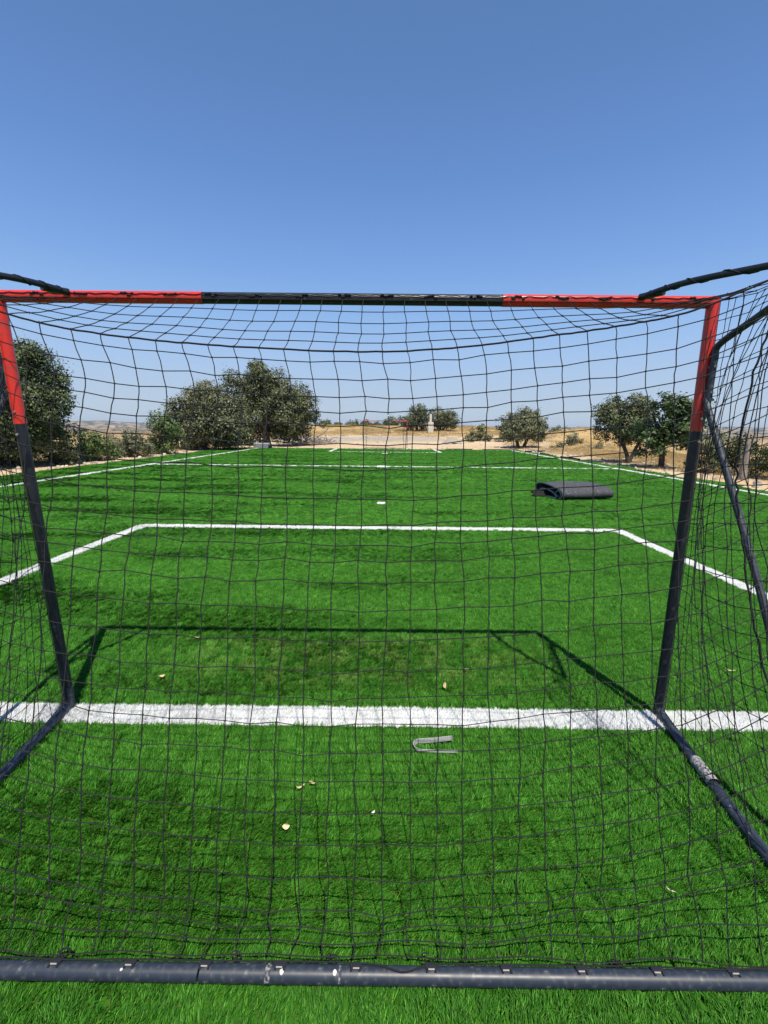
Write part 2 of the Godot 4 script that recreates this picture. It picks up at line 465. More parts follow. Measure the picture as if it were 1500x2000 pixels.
func turf() -> void:
	define_lines()
	# the carpet itself, with a thick edge
	var ground := thing("artificial_turf", Vector3.ZERO, "green artificial grass pitch of short blades", "pitch", "", "structure")
	var b := MB.new()
	var rows := 90
	for k in rows:
		var z0 := lerpf(4.0, -33.0, float(k) / rows)
		var z1 := lerpf(4.0, -33.0, float(k + 1) / rows)
		b.quad(Vector3(turf_left(z0), 0, z0), Vector3(turf_right(z0), 0, z0), Vector3(turf_right(z1), 0, z1), Vector3(turf_left(z1), 0, z1), Vector3.UP)
		for e in 2:
			var x0 := turf_left(z0) if e == 0 else turf_right(z0)
			var x1 := turf_left(z1) if e == 0 else turf_right(z1)
			b.quad(Vector3(x0, 0, z0), Vector3(x1, 0, z1), Vector3(x1, -0.05, z1), Vector3(x0, -0.05, z0), Vector3(-1 if e == 0 else 1, 0, 0))
	b.quad(Vector3(turf_left(-33), 0, -33), Vector3(turf_right(-33), 0, -33), Vector3(turf_right(-33), -0.05, -33), Vector3(turf_left(-33), -0.05, -33), Vector3(0, 0, -1))
	put("turf_backing", b, M.backing, ground)
	var line_nodes := []
	for l in lines:
		var node := thing(l[0], Vector3.ZERO, l[1], "pitch marking", "", "structure")
		var lb := MB.new()
		for r in l[2]:
			lb.quad(Vector3(r[0], 0.004, r[2]), Vector3(r[1], 0.004, r[2]), Vector3(r[1], 0.004, r[3]), Vector3(r[0], 0.004, r[3]), Vector3.UP)
		put("line_backing", lb, M.line_backing, node)
		line_nodes.append(node)
	var nap := FastNoiseLite.new()
	nap.seed = 3; nap.frequency = 1.0; nap.fractal_octaves = 3
	var tone := FastNoiseLite.new()
	tone.seed = 8; tone.frequency = 1.0; tone.fractal_octaves = 3
	# three sizes of tuft: fine near the camera, coarser down the pitch
	var sizes := [
		{"z0": 0.6, "z1": -6.2, "p": 0.036, "n": 105, "w": 0.0026, "l": 0.027, "kinds": 10},
		{"z0": -6.2, "z1": -12.0, "p": 0.065, "n": 140, "w": 0.0038, "l": 0.028, "kinds": 6},
		{"z0": -12.0, "z1": -32.9, "p": 0.14, "n": 170, "w": 0.0072, "l": 0.034, "kinds": 5}]
	for si in sizes.size():
		var s: Dictionary = sizes[si]
		var green := []
		var white := []
		for k in s.kinds:
			green.append([tuft(100 + si * 20 + k, s.p, s.n, s.w, s.l, false), [], []])
			white.append([tuft(200 + si * 20 + k, s.p * 0.62, int(s.n * 0.75), s.w, s.l * 0.85, true), {}, {}])
		var z: float = s.z0
		while z > s.z1:
			var reach := 0.95 * absf(z) + 1.9
			var x := maxf(-reach, turf_left(z) + 0.03)
			var xe := minf(reach, turf_right(z) - 0.03)
			while x < xe:
				var px: float = x + rng.randf_range(-0.3, 0.3) * s.p
				var pz: float = z + rng.randf_range(-0.3, 0.3) * s.p
				# how the pile lies: bands along the roll, brushed to and fro
				var band := nap.get_noise_2d(px * 0.20 + 3.0, pz * 0.9)
				var blotch := nap.get_noise_2d(px * 1.1 + 40.0, pz * 1.1)
				var lie := maxf(sm(-0.50, 0.40, 1.15 * band + 0.20 * blotch), 0.85 * sm(-1.10, -0.95, pz))
				var dir := lerpf(0.05, 0.49, lie) * PI + rng.randfn(0.0, 0.42) + 0.25 * blotch
				var tilt := 0.02 + rng.randfn(0.0, lerpf(0.10, 0.22, sm(1.0, 7.0, -pz)))
				var bs := Basis(Vector3.UP, dir) * Basis(Vector3(0, 0, 1), tilt)
				var sc := rng.randf_range(0.86, 1.12)
				bs = bs.scaled(Vector3(sc, sc * rng.randf_range(0.85, 1.1), sc))
				var t := tone.get_noise_2d(px * 0.5, pz * 0.5)
				var t2 := tone.get_noise_2d(px * 5.0 + 9.0, pz * 5.0)
				var g := (1.0 + 0.16 * t + 0.22 * t2) * (1.0 + rng.randf_range(-1.0, 1.0) * lerpf(0.07, 0.32, sm(1.0, 7.0, -pz)))
				# straw-coloured infill worked up in the trodden goal mouth
				var worn := (1.0 - sm(0.5, 1.5, absf(px + 0.2))) * sm(-3.05, -2.8, pz) * (1.0 - sm(-2.45, -2.25, pz)) * sm(-0.25, 0.3, t2)
				var cc := Color(g * (1.0 + 0.06 * t2 + 0.9 * worn), g * (1.0 + 0.1 * worn), g * (1.0 + 1.0 * worn))
				var ln := line_at(px, pz, s.p * 0.36)
				if ln < 0:
					var q: Array = green[rng.randi() % s.kinds]
					q[1].append(Transform3D(bs, Vector3(px, 0.0, pz)))
					q[2].append(cc)
				x += s.p
			z -= s.p
		for q in green:
			scatter("grass_blades", q[0], q[1], q[2], ground)
		# white tufts follow each line exactly
		for li in lines.size():
			var per := []
			for k in s.kinds: per.append([[], []])
			for r in lines[li][2]:
				var pz: float = minf(r[3], s.z0) - s.p * 0.2
				var pitch: float = s.p * 0.62
				while pz > maxf(r[2], s.z1):
					var reach := 0.95 * absf(pz) + 1.9
					var px := maxf(r[0] + pitch * 0.3, -reach)
					while px < minf(r[1], reach):
						var blotch := nap.get_noise_2d(px * 1.1 + 40.0, pz * 1.1)
						var dir := PI * 0.35 + rng.randfn(0.0, 0.3) + 0.5 * blotch
						var bs := Basis(Vector3.UP, dir) * Basis(Vector3(0, 0, 1), rng.randfn(-0.15, 0.12))
						var g := 0.98 + 0.14 * nap.get_noise_2d(px * 4.0, pz * 4.0 + 7.0)
						var w: Array = per[rng.randi() % s.kinds]
						w[0].append(Transform3D(bs, Vector3(px + rng.randf_range(-0.2, 0.2) * pitch, 0.004, pz + rng.randf_range(-0.2, 0.2) * pitch)))
						w[1].append(Color(g, g, g))
						px += pitch
					pz -= pitch
			for k in s.kinds:
				scatter("white_blades", white[k][0], per[k][0], per[k][1], line_nodes[li])

# ------------------------------------------------------------------ the goal
func spline(pts: Array, t: float) -> Vector3:
	var m := pts.size() - 1
	var f := clampf(t, 0.0, 1.0) * m
	var k := mini(int(f), m - 1)
	var a: Vector3 = pts[maxi(k - 1, 0)]
	var b: Vector3 = pts[k]
	var c: Vector3 = pts[k + 1]
	var d: Vector3 = pts[mini(k + 2, m)]
	return b.cubic_interpolate(c, a, d, f - k)

func along(pts: Array, steps: int) -> Array:
	var o := []
	for k in steps + 1: o.append(spline(pts, float(k) / steps))
	return o

func straight(a: Vector3, b: Vector3, steps := 6) -> Array:
	var o := []
	for k in steps + 1: o.append(a.lerp(b, float(k) / steps))
	return o

# a grid of knotted cord between two families of points; grid[j][i]
func knit(b: MB, grid: Array, r: float, skip_top := false) -> void:
	var nj := grid.size()
	var ni: int = grid[0].size()
	for j in nj:
		if j == 0 and skip_top: continue
		b.tube(grid[j], r, 4, -1.0, false)
	for i in ni:
		var colm := []
		for j in nj:
			colm.append(grid[j][i])
			if j < nj - 1:
				var mid: Vector3 = (grid[j][i] + grid[j + 1][i]) * 0.5
				colm.append(mid + Vector3(rng.randf_range(-1, 1), rng.randf_range(-1, 1), rng.randf_range(-1, 1)) * 0.0025)
		b.tube(colm, r, 4, -1.0, false)
	for j in nj:
		for i in ni:
			b.blob(grid[j][i], Vector3.ONE * r * 2.5, 0.25, i * 31 + j, 2, 5)

func rope_on(pts: Array, r: float, turns: int, b: MB) -> void:
	# a cord wound in a long spiral round a tube
	var o := []
	var m := turns * 8
	for k in m + 1:
		var t := float(k) / m
		var p := spline(pts, t)
		var tg := (spline(pts, minf(t + 0.01, 1.0)) - spline(pts, maxf(t - 0.01, 0.0))).normalized()
		var u := tg.cross(Vector3.UP).normalized()
		var w := tg.cross(u)
		var an := TAU * turns * t
		o.append(p + (u * cos(an) + w * sin(an)) * r)
	b.tube(o, 0.0028, 4)

func make_goal() -> Node3D:
	var g := thing("football_goal", Vector3(0, 0, ZG), "near red and navy tubular football goal with slack black net", "goal")
	# everything below in coordinates relative to the goal line (z towards the camera is behind the goal)
	var H := 1.982
	var R := 0.0238
	var lb := Vector3(-1.602, 0.0, 0)
	var lt := Vector3(-1.694, H, 0)
	var rb := Vector3(1.398, 0.0, 0)
	var rt := Vector3(1.404, H, 0)
	var zr := 1.150                 # the rear ground bar
	var rl := Vector3(-1.50, 0.0265, zr)
	var rr := Vector3(1.262, 0.0265, zr)
	for side in 2:
		var bt := lb if side == 0 else rb
		var tp := lt if side == 0 else rt
		var mid := bt.lerp(tp, 0.724)
		var b := MB.new()
		b.tube(straight(bt + Vector3(0, 0.012, 0), mid), R, 20)
		var low := put("lower_post", b, M.black, g)
		b = MB.new()
		b.tube([mid + (tp - bt) * 0.001, mid.lerp(tp, 0.5), tp], R + 0.0016, 20)
		var up := put("upper_post", b, M.red, g)
		b = MB.new()
		b.blob(tp + Vector3(0.001 if side == 0 else -0.001, 0.001, 0), Vector3.ONE * (R + 0.003), 0.0, 1, 10, 16)
		put("corner_joint", b, M.red, up)
		for k in 2:
			b = MB.new()
			b.tube([mid + Vector3(0, 0.055 - 0.10 * k, R - 0.003), mid + Vector3(0, 0.055 - 0.10 * k, R + 0.006)], 0.0055, 8)
			put("bolt", b, M.steel, up if k == 0 else low)
		# ground side bar, elbow at the post foot
		var rc := rl if side == 0 else rr
		b = MB.new()
		b.tube(along([bt + Vector3(0, 0.13, 0), bt + Vector3(0, 0.05, 0.006), bt + Vector3(0, 0.026, 0.06), bt.lerp(rc, 0.4) + Vector3(0, 0.010, 0), rc - Vector3(0, 0, 0.02)], 28), R - 0.0015, 16)
		var bar := put("side_bar", b, M.navy, g)
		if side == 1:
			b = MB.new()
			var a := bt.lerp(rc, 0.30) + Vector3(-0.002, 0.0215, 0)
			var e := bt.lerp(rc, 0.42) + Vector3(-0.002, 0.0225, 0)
			b.tube([a, a.lerp(e, 0.5), e], R - 0.0002, 16, -1.0, false)  # thin sleeve: paints the shiny highlight on the worn bar
			var scr := put("worn_highlight_sleeve", b, M.worn_highlight, bar)
			scr.set_meta("label", "pale worn patch with painted highlight on the right ground bar")
		# rear corner of the frame above: a thin tube from crossbar to rear top corner, then the bent stay
		var sx := -1.0 if side == 0 else 1.0
		var cr := Vector3(1.376, 1.972, 0.60) if side == 1 else Vector3(-1.672, 1.950, 0.60)
		var start := Vector3(1.08, H + 0.012, 0.036) if side == 1 else Vector3(-1.375, H + 0.012, 0.036)
		b = MB.new()
		b.tube(along([start, start.lerp(cr, 0.35) + Vector3(-0.02 * sx, 0.012, 0), cr], 16), 0.0122, 12)
		var pole := put("top_pole", b, M.black, g)
		b = MB.new()
		b.tube([start - (cr - start) * 0.02, start + (cr - start) * 0.14], 0.0138, 12)
		put("end_cap", b, M.clip, pole)
		b = MB.new()
		rope_on([start, start.lerp(cr, 0.35) + Vector3(-0.02 * sx, 0.012, 0), cr], 0.0136, 6, b)
		put("lashing", b, M.rope, pole)
		var px := tp.x + sx * 0.010
		b = MB.new()
		b.tube(along([cr + Vector3(0, -0.012, -0.01), cr.lerp(Vector3(px, 1.79, 0.05), 0.6), Vector3(px, 1.80, 0.060), Vector3(px, 1.745, 0.042), Vector3(px - sx * 0.002, 1.66, 0.040), Vector3(px - sx * 0.003, 1.57, 0.042), Vector3(px - sx * 0.006, 1.50, 0.07), Vector3(px + sx * 0.048, 0.80, 0.42), Vector3(px + sx * 0.03, 0.045, 0.83)], 56), 0.0140, 12)
		var brace := put("bent_brace", b, M.navy, g)
		for k in 2:
			b = MB.new()
			var y := 1.71 - 0.11 * k
			b.tube([Vector3(px - sx * 0.010, y, 0.010), Vector3(px + sx * 0.002, y, 0.060)], 0.006, 8)
			put("brace_bolt", b, M.steel, brace)
		# thin strap from the post seam to the brace
		b = MB.new()
		b.tube([mid + Vector3(sx * 0.02, 0.02, 0.012), Vector3(px, 1.53, 0.03)], 0.0045, 6)
		put("strap", b, M.black, brace)
	# crossbar: red, navy sleeve in the middle, red
	for k in 3:
		var xa: float = [-1.694, -0.800, 0.492][k]
		var xb: float = [-0.800, 0.492, 1.404][k]
		var ya := lerpf(lt.y, rt.y, (xa + 1.694) / 3.098)
		var b := MB.new()
		b.tube(straight(Vector3(xa + 0.001, ya, 0), Vector3(xb - 0.001, ya, 0), 8), R + (0.0 if k == 1 else 0.0014), 22)
		put("crossbar", b, M.black if k == 1 else M.red, g)
	# rear ground bar in two lengths with a sleeve seam
	for k in 2:
		var a := rl if k == 0 else rl.lerp(rr, 0.373)
		var e := rl.lerp(rr, 0.371) if k == 0 else rr
		var b := MB.new()
		b.tube(straight(a, e, 10), 0.0198 if k == 0 else 0.0203, 24)
		put("rear_bar", b, M.navy, g)
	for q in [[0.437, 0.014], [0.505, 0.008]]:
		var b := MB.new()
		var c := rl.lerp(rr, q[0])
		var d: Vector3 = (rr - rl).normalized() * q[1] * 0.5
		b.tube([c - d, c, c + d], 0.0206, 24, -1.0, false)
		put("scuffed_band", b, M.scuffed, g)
	# clips along the rear bar: a dark saddle with a pale metal tongue
	var rdir := (rr - rl).normalized()
	for k in 14:
		var t := (0.055 + 0.197 * k) / rl.distance_to(rr)
		if t > 0.99: break
		var p := rl.lerp(rr, t)
		var bs := Basis(rdir, Vector3.UP, rdir.cross(Vector3.UP))
		var b := MB.new()
		for q in [-0.011, 0.011]:
			var arc := []
			for s in 7:
				var an := lerpf(-0.3, 1.15, s / 6.0)
				arc.append(p + rdir * q + Vector3(0, cos(an), -sin(an)) * 0.0221)
			b.tube(arc, 0.0028, 6)
		b.box(p + Vector3(0, 0.0226, -0.008), Vector3(0.030, 0.005, 0.010), bs, 0.001)
		var clip := put("net_clip", b, M.clip, g)
		b = MB.new()
		b.box(p + Vector3(rng.randf_range(-0.003, 0.003), 0.0236, 0.0005), Vector3(0.017, 0.0025, 0.0035), bs, 0.0006)
		put("clip_tongue", b, M.clip_metal, clip)
	for q in [[0.450, 0.0125, 0.004], [0.500, 0.0060, 0.005], [0.2995, 0.005, 0.002]]:
		var b := MB.new()
		var p := rl.lerp(rr, q[0]) + Vector3(0, 0.0195, 0.008)
		b.blob(p, Vector3(0.006, 0.002, 0.008) if q[0] > 0.4 else Vector3(0.004, 0.002, 0.004), 0.15, int(q[0] * 100), 4, 9)
		put("paint_drip", b, M.white_paint, g)
	# ---------------- net
	var net := Node3D.new()
	net.name = "net"
	g.add_child(net)
	var rope_pts := [Vector3(-1.672, 1.985, 0.60), Vector3(-1.44, 1.86, 0.565), Vector3(-1.197, 1.777, 0.53), Vector3(-0.95, 1.737, 0.475), Vector3(-0.55, 1.710, 0.435), Vector3(-0.072, 1.699, 0.42), Vector3(0.25, 1.715, 0.43), Vector3(0.537, 1.75, 0.44), Vector3(0.80, 1.782, 0.49), Vector3(1.006, 1.824, 0.55), Vector3(1.376, 1.985, 0.60)]
	var sr := [Vector3(1.376, 1.985, 0.60), Vector3(1.215, 1.80, 0.60), Vector3(1.161, 1.62, 0.60), Vector3(1.134, 1.34, 0.62), Vector3(1.149, 1.15, 0.65), Vector3(1.162, 0.87, 0.74), Vector3(1.190, 0.62, 0.83), Vector3(1.22, 0.34, 0.97), Vector3(1.242, 0.045, 1.13)]
	# the cords gathered along the side nets, and the true corners of the back net
	var cord_r := sr
	var cord_l := []
	for p in sr: cord_l.append(Vector3(-0.262 - p.x, p.y, p.z))
	cord_l[0] = rope_pts[0]
	sr = [Vector3(1.376, 1.985, 0.60), Vector3(1.335, 1.80, 0.59), Vector3(1.312, 1.62, 0.60), Vector3(1.288, 1.34, 0.63), Vector3(1.276, 1.15, 0.66), Vector3(1.262, 0.87, 0.74), Vector3(1.252, 0.62, 0.83), Vector3(1.246, 0.34, 0.97), Vector3(1.242, 0.045, 1.13)]
	var sl := []
	for p in sr: sl.append(Vector3(-0.236 - p.x, p.y, p.z))
	sl[0] = rope_pts[0]
	# which share of the rope lies at a given x
	var N := 35
	var rope_at := []
	for i in N + 1:
		var x := lerpf(-1.672, 1.376, float(i) / N)
		var lo := 0.0
		var hi := 1.0
		for q in 22:
			var m := (lo + hi) * 0.5
			if spline(rope_pts, m).x < x: lo = m
			else: hi = m
		rope_at.append(spline(rope_pts, lo))
	# back net: hangs from the rope between the two corner seams to the rear bar
	var rows := 26
	var grid := []
	for j in rows + 1:
		var vv := float(j) / rows
		var v := minf(vv / 0.92, 1.0)
		var fold := maxf((vv - 0.92) / 0.08, 0.0)      # the last rows lie slack on the grass by the bar
		var a := spline(sl, v)
		var e := spline(sr, v)
		var row := []
		for i in N + 1:
			var u := float(i) / N
			var top: Vector3 = rope_at[i]
			var p := a.lerp(e, u)
			var off := top - ((rope_pts[0] as Vector3).lerp(rope_pts[10], u))
			var w := pow(1.0 - v, 0.62) if v < 1.0 else 0.0
			var mid := 1.0 - pow(absf(u * 2.0 - 1.0), 5.0)
			p += off * w
			p.z = lerpf(p.z, lerpf(top.z, zr - 0.03, pow(v, 1.06)), mid)
			p.z -= 0.055 * pow(v, 4.0) * (1.0 - fold) * (0.7 + 0.5 * mid)
			var k := sin(PI * v)
			p += Vector3(0.004 * sin(i * 1.7 + j * 0.6), 0.003 * sin(i * 2.3 + j), 0.006 * sin(i * 0.9 + j * 0.35)) * k
			# low rows hang in the middle and are drawn up at the corners
			p.y += 0.30 * pow(absf(u * 2.0 - 1.0), 2.0) * pow(v, 3.0) * (1.0 - fold)
			p.y = maxf(p.y, 0.040)
			if v > 0.8:
				p += Vector3(0.008 * sin(i * 2.1 + j * 1.3), 0.004 * sin(i * 1.1 + j * 2.0), 0.006 * sin(i * 1.3 + j * 0.9)) * sm(0.8, 1.0, v)
			if j > 0 and v < 0.99: p += Vector3(rng.randf_range(-1, 1), rng.randf_range(-1, 1), rng.randf_range(-1, 1)) * 0.0045
			row.append(p)
		grid.append(row)
	var nb := MB.new()
	knit(nb, grid, 0.0017, true)
	put("back_net", nb, M.cord, net)
	# top net: from the crossbar back to the rope
	var tgrid := []
	for j in 6:
		var v := j / 5.0
		var row := []
		for i in N + 1:
			var a := Vector3(lerpf(-1.690, 1.392, float(i) / N), H - 0.010, 0.027)
			var e: Vector3 = rope_at[i]
			var p := a.lerp(e, v)
			p.y -= 0.018 * sin(PI * v) * (1.0 + 0.15 * sin(i * 1.1))
			p.x += 0.005 * sin(PI * v) * sin(j * 2.0 + i * 0.8)
			row.append(p)
		tgrid.append(row)
	nb = MB.new()
	knit(nb, tgrid, 0.0017)
	put("top_net", nb, M.cord, net)
	# side nets: from the post back to the corner seam
	rows = 24
	for side in 2:
		var bt := lb if side == 0 else rb
		var tp := lt if side == 0 else rt
		var seam: Array = sl if side == 0 else sr
		var sx := -1.0 if side == 0 else 1.0
		var sg := []
		for j in rows + 1:
			var v := float(j) / rows
			var row := []
			for i in 12:
				var u := i / 11.0
				var a := tp.lerp(bt + Vector3(0, 0.05, 0), v) + Vector3(sx * 0.012, 0, R + 0.004)
				var e := spline(seam, v)
				var p := a.lerp(e, u)
				p.x -= sx * 0.13 * sin(PI * pow(u, 1.7)) * sin(PI * pow(v, 0.85)) - 0.010 * sin(i * 1.9 + j * 0.7) * sin(PI * u)
				p.y += 0.012 * sin(i * 1.2 + j * 0.4) * sin(PI * u) * sin(PI * v) - 0.03 * sin(PI * u) * (1.0 - v)
				p.y = maxf(p.y, 0.05)
				row.append(p)
			sg.append(row)
		nb = MB.new()
		knit(nb, sg, 0.0016)
		put("side_net", nb, M.cord, net)
		nb = MB.new()
		var wob := []
		for k in 61:
			var p := spline(cord_l if side == 0 else cord_r, k / 60.0)
			wob.append(p + Vector3(rng.randf_range(-1, 1), 0, rng.randf_range(-1, 1)) * 0.004)
		nb.tube(wob, 0.0032, 6)
		# spare cords gathered beside the seam
		for q in 2:
			var gat := []
			for k in 41:
				var p := spline(cord_l if side == 0 else cord_r, k / 40.0)
				gat.append(p + Vector3(sx * (0.03 + 0.03 * q) * sin(PI * k / 40.0) + 0.006 * sin(k * 1.1 + q), 0, 0.012 * sin(k * 0.8 + q * 2)))
			nb.tube(gat, 0.0018, 5)
		put("corner_cord", nb, M.rope, net)
	# head rope
	nb = MB.new()
	var hr := []
	for k in 121:
		hr.append(spline(rope_pts, k / 120.0) + Vector3(0, rng.randf_range(-1, 1) * 0.0012, rng.randf_range(-1, 1) * 0.0012))
	nb.tube(hr, 0.0034, 6)
	put("head_rope", nb, M.rope, net)
	# lacing along the crossbar and its dark lumps
	nb = MB.new()
	var lace := []
	for k in 260:
		var t := k / 259.0
		var x := lerpf(-1.68, 1.38, t)
		var an := 1.25 + 0.06 * sin(k * 0.9)
		lace.append(Vector3(x, H + cos(an) * (R + 0.004) + 0.001 * sin(k * 1.7), sin(an) * (R + 0.004)))
	nb.tube(lace, 0.0018, 4)
	put("crossbar_lacing", nb, M.rope, net)
	for k in 16:
		nb = MB.new()
		var x := -1.50 + 0.187 * k + rng.randf_range(-0.012, 0.012)
		for q in 4:
			var an := 1.1 + rng.randf_range(0, 0.5)
			nb.blob(Vector3(x + (q - 1.5) * 0.014, H + cos(an) * (R + 0.004), sin(an) * (R + 0.004)), Vector3(0.009, 0.0045, 0.0045), 0.3, k * 7 + q, 4, 6)
		put("net_knot", nb, M.rope, net)
	# cord wound along the rear bar
	nb = MB.new()
	var cord := []
	for k in 200:
		var t := k / 199.0
		var an := -0.75 + 0.35 * sin(t * 31.0) * sin(t * 9.0) + 0.75 * exp(-pow((t - 0.565) / 0.018, 2.0))
		cord.append(rl.lerp(rr, t) + Vector3(0, cos(an), sin(an)) * 0.0240)
	nb.tube(cord, 0.0024, 4)
	put("rear_cord", nb, M.rope, net)
	# loose tangled loops on the ground by the bar
	for q in [[-0.86, 0.020], [-0.40, 0.016], [-0.14, 0.011], [0.12, 0.012], [0.62, 0.010]]:
		nb = MB.new()
		var loop := []
		var ph: float = q[0] * 9.0
		var rad: float = q[1]
		for k in 40:
			var an := k * 0.30 + ph
			var rr2 := rad * (0.75 + 0.35 * sin(an * 0.37 + ph))
			loop.append(Vector3(q[0] + rr2 * cos(an) * 1.3 + 0.0005 * k, 0.040 + 0.006 * sin(an * 0.7), zr - 0.030 - rr2 * sin(an) * 0.8))
		nb.tube(loop, 0.0017, 5)
		put("cord_tangle", nb, M.rope, net)
	return g

# ------------------------------------------------------------------ trees and plants
func leaf_cloud(b: MB, blobs: Array, depth: float, leaf: float, cover: float, c0: Color, c1: Color, rg: RandomNumberGenerator) -> void:
	var offs := []
	for k in blobs.size():
		offs.append(rg.randf_range(-0.35, 0.35) * depth)
	for k in blobs.size():
		var q: Array = blobs[k]
		var ctr := Vector3(q[0], q[1], offs[k])
		var r: float = q[2]
		var area := 4.0 * PI * r * r
		var total := int(area * cover * 1.9 / (leaf * leaf * 0.9))
		var per := 22
		var clusters := maxi(int(total / per), 6)
		for s in clusters:
			var d := Vector3(rg.randfn(), rg.randfn() + 0.15, rg.randfn()).normalized()
			var rad := r * (rg.randf_range(0.72, 1.08) if rg.randf() < 0.8 else rg.randf_range(0.2, 0.7))
			var cp := ctr + d * rad
			var cs := r * rg.randf_range(0.10, 0.26) + leaf * 0.6
			var shade := rg.randf_range(0.72, 1.25)
			var hue := rg.randf()
			for t in per:
				var o := Vector3(rg.randfn(), rg.randfn() * 0.8, rg.randfn()) * cs * 0.62
				var nn := (d * 1.1 + Vector3(rg.randfn(), rg.randfn() + 0.5, rg.randfn()) * 0.50).normalized()
				var tg := nn.cross(Vector3(rg.randfn(), rg.randfn(), rg.randfn())).normalized()
				var bt := nn.cross(tg)
				var l := leaf * rg.randf_range(0.55, 1.25)
				var w := l * rg.randf_range(0.30, 0.46)
				b.col = c0.lerp(c1, clampf(hue + rg.randf_range(-0.25, 0.25), 0, 1)) * (0.88 * shade * rg.randf_range(0.88, 1.12))
				var p := cp + o
				var k0 := b.vert(p - tg * l * 0.5, nn)
				b.vert(p + bt * w - nn * w * 0.3, nn); b.vert(p + tg * l * 0.5, nn); b.vert(p - bt * w - nn * w * 0.3, nn)
				b.tri(k0, k0 + 1, k0 + 2); b.tri(k0, k0 + 2, k0 + 3)

func plant(called: String, label: String, category: String, group: String, at: Vector3, blobs: Array, trunks: Array, leaf: float, cover: float, c0: Color, c1: Color, seed_: int, depth := -1.0) -> Node3D:
	# blobs and trunk points are in world x / y; the plant's node stands at its base
	var o := thing(called, at, label, category, group)
	var rg := RandomNumberGenerator.new()
	rg.seed = seed_
	var wide := 0.0
	for q in blobs: wide = maxf(wide, absf(q[0] - at.x) + q[2])
	if depth < 0.0: depth = wide * 1.0
	var local := []
	for q in blobs: local.append([q[0] - at.x, q[1] - at.y, q[2]])
	# a few more blobs behind and before, so that the crown is as deep as it is wide
	var extra := []
	for q in local:
		if rg.randf() < 0.6:
			extra.append([q[0] * 0.85 + rg.randf_range(-0.2, 0.2) * wide, q[1] * rg.randf_range(0.86, 1.0), q[2] * 0.92])
	var b := MB.new()
	leaf_cloud(b, local, depth, leaf, cover, c0, c1, rg)
	leaf_cloud(b, extra, depth * 2.2, leaf * 1.25, cover * 0.6, c0, c1, rg)
	put("crown", b, M.leaf, o)
	b = MB.new()
	for t in trunks:
		var pts := []
		for q in t[0]: pts.append(q - at)
		b.tube(along(pts, 10), t[1], 9, t[2])
		# limbs towards the nearest blobs
		var tip: Vector3 = pts[pts.size() - 1]
		var n_limbs := 0
		for q in local:
			if n_limbs >= 5: break
			var to := Vector3(q[0], q[1], rg.randf_range(-0.3, 0.3) * depth)
			if to.distance_to(tip) < wide * 1.3:
				var mid := tip.lerp(to, 0.5) + Vector3(rg.randf_range(-0.1, 0.1), rg.randf_range(0.0, 0.15), rg.randf_range(-0.1, 0.1)) * wide
				b.tube(along([tip, mid, to], 6), t[2] * 0.95, 6, t[2] * 0.2)
				n_limbs += 1
	if b.v.size() > 0:
		put("trunk", b, M.bark, o)
	return o

